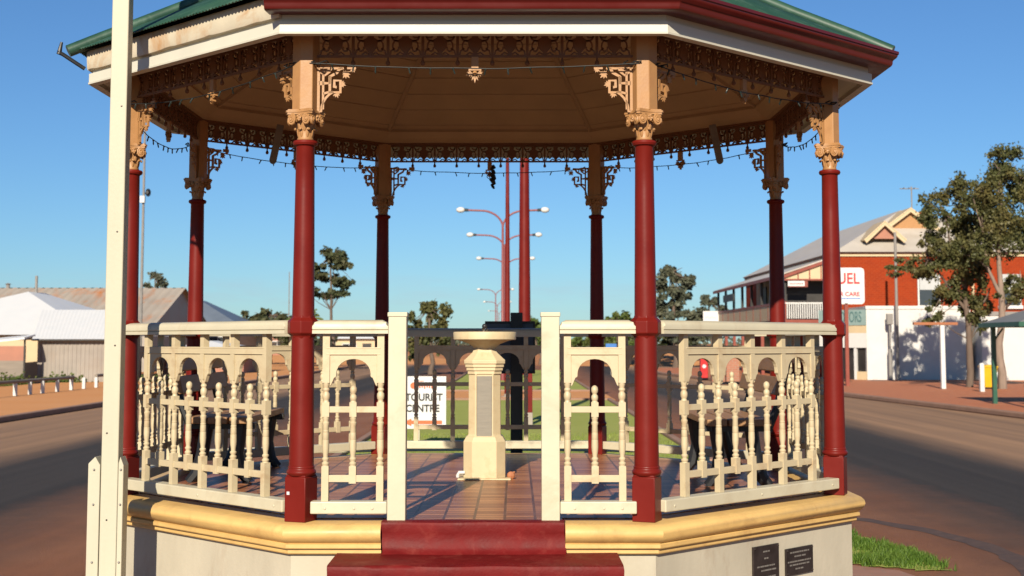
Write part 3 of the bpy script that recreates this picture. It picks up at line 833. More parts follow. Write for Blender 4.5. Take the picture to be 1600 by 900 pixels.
# ---- festoon lights hung under the frieze
SLT = thing('string_lights', 'dark string of small festoon bulbs draped around under the eaves of the bandstand', 'string lights')
wires = MB()
for k in range(8):
    A = R(-90 + 45 * k); n_ = Vector((cos(A), sin(A), 0)); t_ = Vector((-sin(A), cos(A), 0))
    sag = (.03, .05, .10, .05, .045, .05, .12, .06)[k]; pts = []
    rr = random.Random(k)
    for i in range(31):
        t = i / 30; u = -.93 + 1.86 * t
        pts.append(n_ * (2.375) + t_ * u + Vector((0, 0, 3.215 - sag * 4 * t * (1 - t) + .006 * noise.noise((t * 8, k, 3)))))
    wires.tube(pts, .0035, 5)
    for e in (0, 30):
        q = [pts[e] + Vector((.02 * sin(j * 1.9), .02 * cos(j * 2.3), .010 * sin(j * 1.1))) + t_ * (.012 * j * (1 if e == 0 else -1)) for j in range(9)]
        wires.tube(q, .0045, 5)
    for i in range(1, 13):
        p = pts[int(i * 30 / 13)]; d = Vector((rr.uniform(-.5, .5), rr.uniform(-.4, .4), -1)).normalized()
        q = MB(); q.tube([p, p + d * .010, p + d * .012, p + d * .030, p + d * .040], [.006, .006, .0045, .0055, .001], 6)
        q.build('bulb', M['bulb'], SLT, smooth=50)
wires.build('wire', M['wire'], SLT)
# bunch of loose cable tied below the back frieze
b = MB(); rr = random.Random(4)
p0 = Vector((.03, 2.30, 3.23))
b.tube([p0 + Vector((.012 * sin(i * 2.1), .012 * cos(i * 1.7), -.016 * i)) for i in range(14)], [.014, .017, .015, .018, .017, .021, .024, .021, .026, .021, .018, .015, .014, .008], 7)
b.tube([p0 + Vector((-.01 - .045 * sin(i * pi / 10), 0, -.10 - .006 * (i - 5))) for i in range(11)], .003, 5)
tag(b.build('cable_bundle', M['wire']), 'black bundle of coiled cable tied below the back frieze of the bandstand', 'cable')

# ---- drinking fountain
F = thing('drinking_fountain', 'cream chamfered pedestal drinking fountain with a round bowl in the middle of the bandstand floor', 'drinking fountain', (.008, .05, .672))
r8 = 1 / cos(R(22.5))
b = MB()
def chsq(mb, prof):
    """chamfered square shaft from (z, half width) pairs"""
    vs = []; fs = []
    for z, a in prof:
        c = a * .58
        vs += [(c, -a, z), (a, -c, z), (a, c, z), (c, a, z), (-c, a, z), (-a, c, z), (-a, -c, z), (-c, -a, z)]
    for q in range(len(prof) - 1):
        for i in range(8): k = (i + 1) % 8; fs.append((q * 8 + i, q * 8 + k, q * 8 + 8 + k, q * 8 + 8 + i))
    fs.append(tuple(range(7, -1, -1))); fs.append(tuple((len(prof) - 1) * 8 + i for i in range(8)))
    mb.add(vs, fs)
chsq(b, [(.012, .150), (.268, .150), (.285, .140), (.30, .132), (.31, .118), (.322, .116), (.745, .114), (.748, .122), (.772, .122), (.774, .131), (.796, .131), (.798, .139), (.820, .139), (.823, .147), (.848, .148), (.856, .138), (.905, .088), (.935, .076)])
b.build('pedestal', M['stonecream'], F, bevel=.003)
b = MB(); b.lathe([(.93, .080), (.945, .088), (.965, .115), (.985, .165), (.993, .20), (.994, .222), (.998, .228), (1.045, .230), (1.052, .226), (1.050, .20), (1.03, .05)], n=40)
b.build('bowl', M['stonecream'], F, smooth=40)
b = MB(); chsq(b, [(.93, .0765), (.945, .082), (.965, .10), (.985, .132)]); b.build('neck', M['stonecream'], F)
b = MB(); b.box(0, 0, .006, .38, .33, .012); b.build('base_slab', M['stonecream'], F, bevel=.004)
b = MB(); b.box(0, -.116, .52, .108, .012, .43); pq = b.build('plaque', M['plaquegrey'], F, bevel=.002)
b = MB()
for s in (-1, 1): b.box(s * .0605, -.117, .52, .010, .016, .46)
b.build('plaque_frame', M['stonecream'], F, bevel=.002)
b = MB(); b.tube([(-.005, -.07, 1.04), (-.005, -.07, 1.065), (-.012, -.085, 1.075)], .010, 8); b.tube([(0, -.07, 1.05), (.02, -.06, 1.07)], .006, 6); tp = b.build('tap', M['chrome'], F, smooth=50)
b = MB(); b.ball((0, -.07, 1.092), .018, 10, 8, (1.1, 1, 1.1)); b.build('tap_knob', M['black'], tp, smooth=60)
b = MB(); b.tube([(-.14, -.10, .05), (-.18, -.10, .05), (-.19, -.10, .03), (-.19, -.10, .015)], .013, 8); b.build('valve', M['whitepaint'], F, smooth=50)
b = MB(); b.ball((.19, -.07, .025), .03, 8, 6, (1, .5, 1)); b.tube([(.17, -.07, .04), (.22, -.07, .05)], .006, 6); b.build('drain_tap', M['rustwood'], F)

# ---- benches
def make_bench(label):
    B = thing('park_bench', label, 'bench', group='timber slat benches inside the bandstand')
    for i in range(3):
        q = MB(); q.box(-.15 + .15 * i, 0, .435, .135, 1.5, .045); q.build('seat_slat', M['wood'], B, bevel=.006)
    Mx = Matrix.Rotation(-.22, 4, 'Y')
    for i in range(2):
        q = MB(); q.box(-.27 - .035 * i, 0, .68 + .155 * i, .035, 1.5, .125, m=Mx); q.build('backrest_slat', M['wood'], B, bevel=.006)
    for y in (-.6, .6):
        q = MB()
        q.tube([(-.10, y, .40), (-.13, y, .2), (-.17, y, .06), (-.22, y, 0)], [.05, .045, .045, .04], 8); q.tube([(.14, y, .40), (.12, y, .2), (.15, y, .06), (.20, y, 0)], [.05, .04, .04, .035], 8)
        q.tube([(-.22, y, .38), (-.29, y, .55), (-.36, y, .86)], .028, 8); q.span(-.24, .24, y - .035, y + .035, .37, .41)
        q.build('leg_frame', M['black'], B, smooth=45)
    return B
B1 = make_bench('brown slatted bench with black iron legs on the left side of the bandstand floor')
B1.location = (-1.84, .38, .672)
B2 = copy_thing(B1, (1.74, .10, .672), pi, 'brown slatted bench with black iron legs on the right side of the bandstand floor')

# ================================================================== NEAR THINGS
P = thing('flagpole', 'tall square cream timber post with two planks bolted to its foot, left of the bandstand', 'post', (-2.135, -1.86, 0))
b = MB(); b.box(0, 0, 3.2, .10, .10, 6.4); b.build('pole', M['pole'], P, bevel=.006)
q = MB()
for x, z in ((.012, 2.30), (-.02, 1.12), (.02, 3.05), (-.01, .62), (.015, 1.63)): q.ball((x, -.05, z), .006, 6, 4, (1, .4, 1))
q.build('nail', M['bronze'], P)
for s, w, dx, top in ((-1, .07, -.088, .985), (1, .03, .068, .985)):
    q = MB(); pts = [(dx - w / 2, 0), (dx + w / 2, 0), (dx + w / 2, top - .05), (dx + s * -.005, top), (dx - w / 2, top - .04)]
    q.prism(pts, -.055, .05); k = q.build('plank', M['pole'], P, bevel=.004)
    q = MB()
    for z in (.95, .75, .42): q.ball((dx, -.058, z - .04), .007, 6, 4)
    q.build('bolt', M['galv'], k)
I = thing('information_sign', 'dark information panel on a black post just behind the bandstand, behind the fountain', 'sign', (.24, 3.2, 0))
b = MB(); b.span(-.055, .06, -.05, .05, 0, 1.93); b.build('post', M['black'], I, bevel=.006)
b = MB(); b.span(-.285, .165, .055, .095, 1.36, 1.84); k = b.build('panel', M['navy'], I, bevel=.004)
q = MB(); q.span(-.30, .18, .05, .10, 1.825, 1.85); q.span(-.30, .18, .05, .10, 1.35, 1.372); q.span(-.30, -.28, .05, .10, 1.37, 1.826); q.span(.16, .18, .05, .10, 1.37, 1.826); q.build('frame', M['black'], k)

LB = thing('barrier_rail', 'low curved cream rail on short posts around the lawn behind the bandstand', 'barrier')
b = MB(); pts = arc(0, 0, 6.05, 65, 122, 40)
n = len(pts); vs = []; fs = []
for (x, y) in pts:
    l = sqrt(x * x + y * y); ux, uy = x / l, y / l
    for (r, z) in ((-.04, .405), (.04, .405), (.04, .488), (-.04, .488)): vs.append((x + ux * r, y + uy * r, z))
for i in range(n - 1):
    for j in range(4): fs.append((i * 4 + j, (i + 1) * 4 + j, (i + 1) * 4 + (j + 1) % 4, i * 4 + (j + 1) % 4))
fs += [(0, 1, 2, 3), tuple((n - 1) * 4 + j for j in range(4))]
b.add(vs, fs); b.build('rail', M['cream'], LB, bevel=.01)
for a in (67, 80, 100, 120):
    q = MB(); x, y = 6.05 * cos(R(a)), 6.05 * sin(R(a)); q.box(x, y, .2, .06, .06, .404, rz=R(a)); q.build('post', M['cream'], LB, bevel=.005)

T = thing('tourist_sign', 'white TOURIST CENTRE board with a red arrow pointing left on a cream post', 'sign', (-1.205, 11.85, 0))
b = MB(); b.span(-.353, .353, -.012, .012, .298, 1.115); bd = b.build('board', M['signwhite'], T, bevel=.003)
b = MB(); b.span(-.15, -.06, .014, .08, 0, 1.0); b.build('post', M['cream'], T, bevel=.005)
text('lettering', 'TOURIST', .155, M['signblack'], bd, (.005, -.016, .785), bold=.004, xs=.93)
text('lettering', 'CENTRE', .155, M['signblack'], bd, (-.015, -.016, .612), bold=.004, xs=.93)
b = MB(); b.prism([(-.31, .40), (-.19, .46), (-.19, .428), (.29, .428), (.29, .372), (-.19, .372), (-.19, .34)], -.018, -.013); b.build('arrow', M['signorange'], bd)
b = MB()
b.lathe([(0, .05), (.004, .05)], n=20); 
for i in range(len(b.v)): x, y, z = b.v[i]; b.v[i] = (-.16 + x, -.014 - z, .97 + y)
for i in range(6): b.box(-.06 + i * .038, -.015, .955 + .010 * sin(i * 2.4), .022, .004, .045)
b.span(-.14, .0, -.017, -.013, 1.035, 1.045)
b.build('emblem', M['signorange'], bd)

MS = thing('flag_mast', 'thick red mast standing in a two-legged steel foot on the lawn behind the bandstand', 'mast', (.42, 17.9, 0))
b = MB(); b.lathe([(1.0, .122), (2.4, .120), (5.5, .092), (9.5, .06), (9.52, .0)], n=24); b.build('pole', M['red'], MS, smooth=40)
for s in (-1, 1):
    q = MB(); q.span(s * .105 - .05, s * .105 + .05, -.09, .09, .25, 1.75); q.build('leg', M['red'], MS, bevel=.008)
    q = MB(); q.span(s * .105 - .056, s * .105 + .056, -.10, .10, 0, .25); q.build('footing', M['concrete'], MS, bevel=.01)
FP = thing('flagpole', 'slim tapering dark red flagpole on the median, beside the thick red mast', 'flagpole', (.0, 32, 0))
b = MB(); b.lathe([(.02, .09), (3, .08), (7.5, .05), (11, .03)], n=14); b.build('pole', M['red'], FP, smooth=40)
b = MB(); b.lathe([(0, .2), (.03, .2), (.04, .10), (.10, .10)], n=14); b.build('base_plate', M['concrete'], FP)

# street lamps down the median
SL = thing('street_lamp', 'nearest twin-armed red street lamp on the median strip', 'street lamp', (-.3, 50, 0), group='twin-armed street lamps along the median')
b = MB(); b.lathe([(0, .10), (.8, .10), (.85, .075), (6.65, .05)], n=12); b.build('post', M['lampred'], SL, smooth=40)
for s in (-1, 1):
    q = MB(); pts = [(s * (1.0 * (1 - cos(t))) * .95, 0, 6.6 + .74 * sin(t)) for t in [i * pi / 2 / 9 for i in range(10)]] + [(s * 1.55, 0, 7.36)]
    q.tube(pts, .045, 8); a = q.build('arm', M['lampred'], SL, smooth=50)
    q = MB(); q.tube([(s * 1.5, 0, 7.36), (s * 1.68, 0, 7.37)], .07, 8); q.build('fitting', M['black'], a)
    q = MB(); q.ball((s * 1.83, 0, 7.37), .2, 10, 8, (1.0, .6, .62)); q.build('lantern', M['whitepaint'], a, smooth=60)
for (x, y, w) in ((-.34, 64, 'second'), (-.41, 85, 'third'), (-1.87, 141, 'fourth'), (-2.28, 188, 'fifth'), (-2.7, 245, 'sixth')):
    copy_thing(SL, (x, y, 0), None, f'{w} twin-armed red street lamp along the median strip, counted from the bandstand')

# ================================================================== TREES
def blob_leaves(mb, c, r, n, ls, rng, droop=.5, clumps=14):
    cl = []
    for i in range(clumps):
        d = Vector((rng.gauss(0, 1), rng.gauss(0, 1), rng.gauss(0, 1))).normalized() * rng.uniform(.25, .95)
        cl.append((Vector((c[0] + d.x * r[0], c[1] + d.y * r[1], c[2] + d.z * r[2])), rng.uniform(.12, .31)))
    for i in range(n):
        cc, k = cl[rng.randrange(clumps)]
        d = Vector((rng.gauss(0, 1), rng.gauss(0, 1), rng.gauss(0, 1))) * .55
        p = cc + Vector((d.x * r[0], d.y * r[1], d.z * r[2])) * k
        l = ls * rng.uniform(.6, 1.3); w = l * rng.uniform(.3, .5)
        ax = Vector((rng.uniform(-1, 1), rng.uniform(-1, 1), rng.uniform(-1, .6) - droop)).normalized()
        s = ax.cross(Vector((rng.uniform(-1, 1), rng.uniform(-1, 1), rng.uniform(-1, 1)))).normalized() * w
        q = p + ax * l; m = p + ax * l * .45
        mb.add([p, m + s, q, m - s], [(0, 1, 2, 3)])
def tree(name, label, base, trunk, blobs, lm, bm, ls, nleaf, seed, group=None, r0=.16, cat='tree'):
    """trunk: list of limb polylines (relative); blobs: ((x,y,z),(rx,ry,rz)) crown masses"""
    rng = random.Random(seed); T = thing(name, label, cat, base, group=group)
    b = MB()
    for i, pl in enumerate(trunk):
        k = r0 if i == 0 else r0 * .5
        pts = []
        for j in range(len(pl) - 1):
            a, c = Vector(pl[j]), Vector(pl[j + 1])
            for t in (0, .33, .66):
                p = a.lerp(c, t); pts.append(p + Vector((rng.uniform(-1, 1), rng.uniform(-1, 1), 0)) * r0 * .25 * (j + t > 0))
        pts.append(Vector(pl[-1])); b.tube(pts, k, 9, k * .3)
    tv = [Vector(p) for pl in trunk for p in pl[1:]]
    for (c, r) in blobs:
        for _ in range(4):
            e = Vector(c) + Vector((rng.uniform(-.7, .7) * r[0], rng.uniform(-.7, .7) * r[1], rng.uniform(-.5, .7) * r[2]))
            s = min(tv, key=lambda q: (q - e).length); mid = s.lerp(e, .5) + Vector((0, 0, -.05 * (e - s).length))
            b.tube([s, mid, e], r0 * .22, 6, r0 * .06)
    b.build('trunk', bm, T, smooth=60)
    f = MB(); f.leafy = True
    vol = sum(r[0] * r[1] * r[2] for c, r in blobs)
    for (c, r) in blobs:
        n = int(nleaf * (r[0] * r[1] * r[2]) ** .75 / sum((q[0] * q[1] * q[2]) ** .75 for _, q in blobs))
        blob_leaves(f, c, r, n, ls, rng, clumps=max(8, n // 95))
    f.build('crown', lm, T)
    return T
# two street gums on the right footpath
tree('gum_tree', 'slender gum tree with dark trunk casting its shadow on the white garage wall', (15.8, 37.8, .115),
     [[(0, 0, 0), (.05, 0, 1.6), (-.05, 0, 3.2), (.05, .1, 5.2), (0, 0, 6.6)], [(-.02, 0, 2.6), (-.7, .1, 3.6), (-1.3, 0, 4.4)], [(0, 0, 2.0), (.5, 0, 2.8), (.8, 0, 3.4)], [(-.03, 0, 3.2), (-.5, -.2, 4.6), (-.8, -.2, 6.0)]],
     [((-.15, 0, 6.7), (.75, .8, .75)), ((-1.15, 0, 5.9), (.6, .7, .75)), ((.35, 0, 5.7), (.8, .8, .8)), ((-1.0, 0, 5.0), (.7, .7, .6)), ((-1.7, .1, 4.1), (.95, .7, .42)), ((-.4, -.3, 4.6), (.75, .8, .6)), ((.25, 0, 4.2), (.6, .7, .6)), ((-.2, 0, 5.2), (.6, .6, .9)), ((0, 0, 3.5), (.7, .6, 1.0)), ((.2, 0, 2.7), (.4, .5, .6)), ((-.8, 0, 4.2), (.8, .7, .5)), ((-.7, 0, 3.2), (.6, .6, .55)), ((-1.2, 0, 2.45), (.5, .5, .42)), ((.55, 0, 2.7), (.4, .5, .6)), ((.35, 0, 2.1), (.28, .4, .45))],
     M['gum'], M['bark'], .10, 25000, 11, 'gum trees on the right footpath', r0=.13)
tree('gum_tree', 'taller gum tree with pale forked trunk at the right edge of the photo', (16.3, 36.0, .115),
     [[(0, 0, 0), (-.05, 0, 1.5), (.1, 0, 2.9), (.05, .1, 4.6), (.15, 0, 7.2)], [(.1, 0, 2.6), (.7, 0, 3.3), (1.5, .1, 4.2)], [(.1, 0, 3.0), (-.4, 0, 4.0), (-.5, 0, 5.2)]],
     [((.25, 0, 7.5), (.75, .8, .8)), ((.9, 0, 6.6), (.9, .8, .9)), ((-.3, 0, 6.4), (.9, .8, .9)), ((.2, 0, 5.3), (1.2, .9, .9)), ((1.3, 0, 5.0), (.9, .8, .8)), ((-.5, 0, 4.6), (.7, .7, .7)), ((1.0, 0, 3.5), (.9, .7, .6)), ((.4, .1, 3.3), (.7, .7, .5)), ((1.7, 0, 4.0), (.8, .7, .8))],
     M['gum'], M['palebark'], .10, 24000, 12, 'gum trees on the right footpath', r0=.15)
# far trees (x, y, blobs relative)
def far(name, label, x, y, blobs, lm, ls, n, seed, trunkh, r0=.25, grp='trees beyond the far end of the street'):
    top = max(blobs, key=lambda b: b[0][2])[0]
    tr = [[(0, 0, 0), (0.1, 0, trunkh * .5), (top[0] * .5, 0, trunkh), (top[0], 0, top[2])]]
    return tree(name, label, (x, y, 0), tr, blobs, lm, M['bark'], ls, n, seed, grp, r0)
far('tall_tree', 'tall tree with layered separate tufts of foliage behind the front-left column', -10.3, 70,
    [((-.1, 0, 6.7), (.75, .8, .6)), ((.6, 0, 6.1), (.8, .7, .4)), ((-.6, 0, 5.5), (.9, .8, .45)), ((.7, 0, 5.1), (.75, .7, .35)), ((0, 0, 4.5), (1.0, .8, .4)), ((-1.2, 0, 4.6), (.7, .7, .4)), ((-1.0, 0, 5.9), (.6, .6, .4))], M['darkleaf'], .26, 3200, 21, 3.5, .14)
far('bushy_tree', 'rounded olive green tree seen just right of the left gate post', -4.0, 60,
    [((-.1, 0, 3.4), (.55, .6, .7)), ((.75, 0, 2.9), (.6, .6, .7)), ((-.7, 0, 2.5), (.7, .6, .8)), ((.2, 0, 2.0), (1.0, .8, .8)), ((.8, 0, 1.6), (.7, .7, .7)), ((-.7, 0, 1.4), (.6, .6, .7))], M['gum'], .22, 3800, 22, 1.2, .16)
far('grey_gum', 'large grey-green gum tree behind the front-right column', 10.6, 80,
    [((-.2, 0, 6.2), (1.0, 1, .6)), ((.9, 0, 5.7), (.8, 1, .7)), ((-1.0, 0, 5.3), (1.0, 1, .9)), ((.6, 0, 4.6), (1.2, 1, .9)), ((-1.0, 0, 3.9), (1.2, 1, .9)), ((.9, 0, 3.4), (1.2, 1, .8)), ((-.4, 0, 2.6), (1.6, 1, .9)), ((1.6, 0, 2.3), (.9, 1, .7))], M['greyleaf'], .28, 6000, 23, 2.5, .25)
far('small_gum', 'small loose gum tree between the large grey gum and the hotel verandah', 13.9, 86,
    [((-.3, 0, 4.5), (.7, .8, .6)), ((.5, 0, 3.7), (.8, .8, .6)), ((-.7, 0, 3.3), (.8, .8, .6)), ((.9, 0, 3.0), (.8, .8, .6)), ((-.2, 0, 2.4), (1.2, .8, .7))], M['greyleaf'], .28, 2200, 24, 1.8, .16)
far('round_tree', 'low rounded green tree behind the back-right column', 7.2, 85,
    [((0, 0, 3.3), (.9, .9, .7)), ((-.9, 0, 2.7), (.9, .9, .7)), ((.9, 0, 2.7), (1.0, .9, .7)), ((0, 0, 1.9), (1.6, 1, .9))], M['freshleaf'], .28, 3000, 25, 1.2, .18)
far('low_tree', 'low bright tree seen behind the thick red mast', 2.1, 92,
    [((-.6, 0, 3.0), (.8, .9, .6)), ((.5, 0, 2.8), (.9, .9, .6)), ((1.7, 0, 2.3), (1.0, .9, .6)), ((.2, 0, 1.9), (1.5, 1, .7)), ((3.0, 0, 1.9), (.9, .9, .7))], M['freshleaf'], .28, 2600, 26, 1.2, .16)
far('dark_tree', 'wide dark bushy tree on the skyline left of the front-left column', -17.4, 90,
    [((-1.4, 0, 3.3), (.8, .9, .7)), ((-.2, 0, 3.6), (.9, .9, .7)), ((1.0, 0, 3.3), (1.0, .9, .8)), ((2.1, 0, 3.1), (.9, .9, .7)), ((-.6, 0, 2.4), (1.4, 1, .8)), ((1.4, 0, 2.3), (1.5, 1, .8))], M['darkleaf'], .28, 3600, 27, 1.4, .2)
far('thin_tree', 'thin-crowned tree rising behind the rusty shed roof', -26.2, 92,
    [((0, 0, 6.6), (.6, .7, .6)), ((.5, 0, 5.9), (.6, .7, .5)), ((-.5, 0, 5.6), (.5, .7, .5)), ((.1, 0, 5.0), (.7, .7, .5))], M['greyleaf'], .24, 900, 28, 4.4, .14)
far('shade_tree', 'dark spreading tree low behind the left railing', -13.6, 78,
    [((-1.3, 0, 2.4), (1.2, 1, .8)), ((.3, 0, 2.6), (1.2, 1, .8)), ((1.6, 0, 2.2), (1.0, 1, .8)), ((0, 0, 1.6), (1.8, 1, .8))], M['darkleaf'], .28, 3000, 29, 1.2, .2)
far('verge_tree', 'dark tree on the dirt bank right of the front-right column', 9.2, 90,
    [((-1.6, 0, 1.9), (1.2, 1, .8)), ((0, 0, 2.3), (1.2, 1, .8)), ((1.7, 0, 1.9), (1.2, 1, .8)), ((3.2, 0, 1.9), (1.0, 1, .8))], M['darkleaf'], .3, 2600, 30, 1.2, .18)
# palm below the tall tree
PT = thing('palm_tree', 'short palm with drooping fronds at the foot of the tall tufted tree', 'palm tree', (-11.6, 68, 0))
b = MB(); b.tube([(0, 0, 0), (.05, 0, 1.2), (0, 0, 2.6)], .26, 10, .2); b.build('trunk', M['palebark'], PT, smooth=60)
f = MB(); f.leafy = True; rng = random.Random(5)
for i in range(34):
    a = rng.uniform(0, 2 * pi); el = rng.uniform(-.3, 1.3); L = rng.uniform(1.0, 1.4)
    p = Vector((0, 0, 2.6)); d = Vector((cos(a) * cos(el), sin(a) * cos(el), sin(el))); s = Vector((-sin(a), cos(a), 0))
    for j in range(9):
        q = p + d * L / 9; w = .16 * (1 - j / 10)
        for sg in (-1, 1):
            f.add([p, q, q + s * sg * w + Vector((0, 0, -.12)) + d * .06, p + s * sg * w + Vector((0, 0, -.10))], [(0, 1, 2, 3)])
        p = q; d = (d + Vector((0, 0, -.17))).normalized()
f.build('crown', M['freshleaf'], PT)
# scrub along the horizon
f = MB(); f.leafy = True; rng = random.Random(9)
for i in range(9000):
    x = rng.uniform(-190, 190); y = rng.uniform(225, 260); h = 1.6 + 1.7 * max(0, noise.noise((x * .05, 0, 4)) + .4) + .8 * noise.noise((x * .3, 1, 2))
    p = Vector((x, y, rng.uniform(0, 1) ** .7 * h)); l = rng.uniform(.5, 1.0)
    ax = Vector((rng.uniform(-1, 1), rng.uniform(-1, 1), rng.uniform(-1, 1))).normalized(); s = ax.orthogonal().normalized() * l * .5
    f.add([p, p + ax * l * .5 + s, p + ax * l, p + ax * l * .5 - s], [(0, 1, 2, 3)])
tag(f.build('distant_scrub', M['greyleaf']), 'far line of low grey-green scrub along the horizon', kind='stuff')

# ================================================================== LEFT SIDE BUILDINGS
def corrugate(mb, p00, p10, p11, p01, pitch=.15, amp=.02):
    """corrugated sheet between four corners; ribs run from edge p00-p10 to edge p01-p11"""
    p00, p10, p11, p01 = map(Vector, (p00, p10, p11, p01))
    nrm = (p10 - p00).cross(p01 - p00).normalized(); L = max((p10 - p00).length, (p11 - p01).length)
    n = max(4, int(L / pitch * 4)); vs = []; fs = []
    for i in range(n + 1):
        t = i / n; h = amp * sin(2 * pi * t * L / pitch)
        vs += [p00.lerp(p10, t) + nrm * h, p01.lerp(p11, t) + nrm * h]
    for i in range(n): fs.append((2 * i, 2 * i + 2, 2 * i + 3, 2 * i + 1))
    mb.add(vs, fs)
def windows(parent, items, wm=None):
    for (x, y, z, w, h, rz) in items:
        q = MB(); q.box(x, y, z, w, .06, h, rz=rz); o = q.build('window', M['glass'], parent)
        q = MB(); c, s = cos(rz), sin(rz)
        for dx, dz, ww, hh in ((0, h / 2, w + .12, .08), (0, -h / 2, w + .16, .08), (-w / 2, 0, .08, h), (w / 2, 0, .08, h), (0, 0, .05, h)):
            q.box(x + c * dx + s * .02, y + s * dx - c * .02, z + dz, ww, .08, hh, rz=rz)
        q.build('frame', M['whitepaint'], o)
def hip_roof(mb, x0, x1, y0, y1, ze, zr, ridge=None):
    if ridge is None:
        d = min(x1 - x0, y1 - y0) / 2
        ridge = ((x0 + d, (y0 + y1) / 2), (x1 - d, (y0 + y1) / 2)) if x1 - x0 > y1 - y0 else (((x0 + x1) / 2, y0 + d), ((x0 + x1) / 2, y1 - d))
    (ax, ay), (bx, by) = ridge
    if abs(ax - bx) >= abs(ay - by):
        mb.add([(x0, y0, ze), (x1, y0, ze), (x1, y1, ze), (x0, y1, ze), (ax, ay, zr), (bx, by, zr)], [(0, 1, 5, 4), (1, 2, 5), (2, 3, 4, 5), (3, 0, 4), (3, 2, 1, 0)])
    else:
        mb.add([(x0, y0, ze), (x1, y0, ze), (x1, y1, ze), (x0, y1, ze), (ax, ay, zr), (bx, by, zr)], [(0, 1, 4), (1, 2, 5, 4), (2, 3, 5), (3, 0, 4, 5), (3, 2, 1, 0)])

H = thing('cottage', 'cottage with a white iron roof and a long grey corrugated wall, left of the flagpole', 'house', (-18, 44, 0))
b = MB(); corrugate(b, (-.28, 0, 0), (2.8, 0, 0), (2.8, 0, 1.78), (-.28, 0, 1.78), .16, .018); b.span(-.26, 2.78, .05, 1.5, 0, 1.76); b.span(-.26, 1.9, 1.5, 5.0, 0, 1.76); b.build('wall', M['greyiron'], H)
b = MB(); corrugate(b, (-.42, -.25, 1.76), (2.95, -.25, 1.76), (2.15, 4.2, 3.0), (-1.6, 4.2, 3.0), .16, .003); b.build('roof', M['whiteroof'], H)
b = MB(); b.span(-8, -.35, 1.4, 9, 0, 1.95); b.build('side_wall', M['creamwall'], H)
b = MB(); hip_roof(b, -8.4, 1.6, 1.0, 15, 1.94, 3.86, ((-3.15, 7.0), (-3.1, 9.0))); b.build('main_roof', M['whiteroof'], H)
b = MB(); b.span(-.42, 2.95, -.28, -.25, 1.70, 1.765); b.build('gutter', M['darkopen'], H)
q = MB(); q.tube([(-3.15, 8, 3.7), (-3.15, 8, 4.6)], .06, 8); q.build('flue', M['galv'], H)
FE = thing('fence', 'low panelled fence of pink and grey boards with dark posts at the far left edge', 'fence', (-19.7, 42.6, 0))
b = MB(); b.span(-1.2, 1.45, 0, .04, .95, 1.5); b.build('upper_panel', M['pinkwall'], FE)
b = MB(); b.span(-1.2, 1.45, -.01, .03, .1, .95); b.build('lower_panel', M['greywood'], FE)
for x in (-1.0, .32, 1.42):
    q = MB(); q.span(x - .03, x + .03, -.05, 0, 0, 1.75); q.build('post', M['darkopen'], FE)
q = MB(); q.span(-1.2, 1.45, -.03, 0, .3, .34); q.build('rail', M['darkopen'], FE)
q = MB(); q.add([(-1.6, -.3, 1.5), (1.5, -.3, 1.82), (1.5, .9, 1.95), (-1.6, .9, 1.65), (-1.6, -.3, 1.44), (1.5, -.3, 1.76), (1.5, .9, 1.89), (-1.6, .9, 1.59)], [(0, 1, 2, 3), (7, 6, 5, 4), (0, 4, 5, 1), (1, 5, 6, 2), (2, 6, 7, 3), (3, 7, 4, 0)]); q.build('awning', M['whiteroof'], FE)
SH = thing('shed', 'very long low shed with a grey roof streaked with orange rust, behind the white-roofed cottage', 'shed', (-32, 75, 0))
b = MB(); corrugate(b, (-22, -8, 2.3), (12.1, -8, 2.3), (12.1, 0, 4.95), (-22, 0, 4.95), .5, .03); corrugate(b, (-22, 8, 2.3), (12.1, 8, 2.3), (12.1, 0, 4.95), (-22, 0, 4.95), .5, .03); b.build('roof', M['rustroof'], SH)
b = MB(); b.span(-21.8, 11.8, -7.6, 7.6, 0, 2.35); b.add([(11.8, -7.6, 2.3), (11.8, 7.6, 2.3), (11.8, 0, 4.85)], [(0, 1, 2)]); b.build('wall', M['greyiron'], SH)
for x in (-12, -5.5, 1.2):
    q = MB(); q.lathe([(4.9, .12), (5.15, .12), (5.18, .2), (5.25, .05)], x, 0, 8); q.build('roof_vent', M['galv'], SH)
for nm, lab, x, y, w, d, hw, hr, rm, wm in (
    ('house', 'house with a steep blue-grey hip roof beside the rusty shed', -21.3, 86, 6.4, 8, 2.7, 4.5, 'roofblue', 'creamwall'),
    ('house', 'small white-roofed house with a dark verandah seen low through the left railing', -15.3, 62, 4.2, 6, 1.2, 1.72, 'whiteroof', 'pinkwall'),
    ('house', 'pale distant house with a cream gable seen between the front-left column and the gate post', -14.0, 128, 6, 8, 2.0, 3.0, 'whiteroof', 'creamwall'),
    ('house', 'brown distant house with a grey roof at the end of the left road', -22.0, 112, 7, 8, 2.3, 3.7, 'roofgrey', 'pinkwall')):
    h = thing(nm, lab, 'house', (x, y, 0))
    b = MB(); b.span(-w / 2, w / 2, -d / 2, d / 2, 0, hw); b.build('wall', M[wm], h)
    b = MB(); hip_roof(b, -w / 2 - .4, w / 2 + .4, -d / 2 - .4, d / 2 + .4, hw - .03, hr); b.build('roof', M[rm], h)
    windows(h, [(-w * .28, -d / 2, hw * .55, w * .22, hw * .4, 0), (w * .3, -d / 2, hw * .55, w * .2, hw * .4, 0)])
    q = MB(); q.box(0, -d / 2, hw * .38, w * .14, .08, hw * .76); q.build('door', M['darkopen'], h)
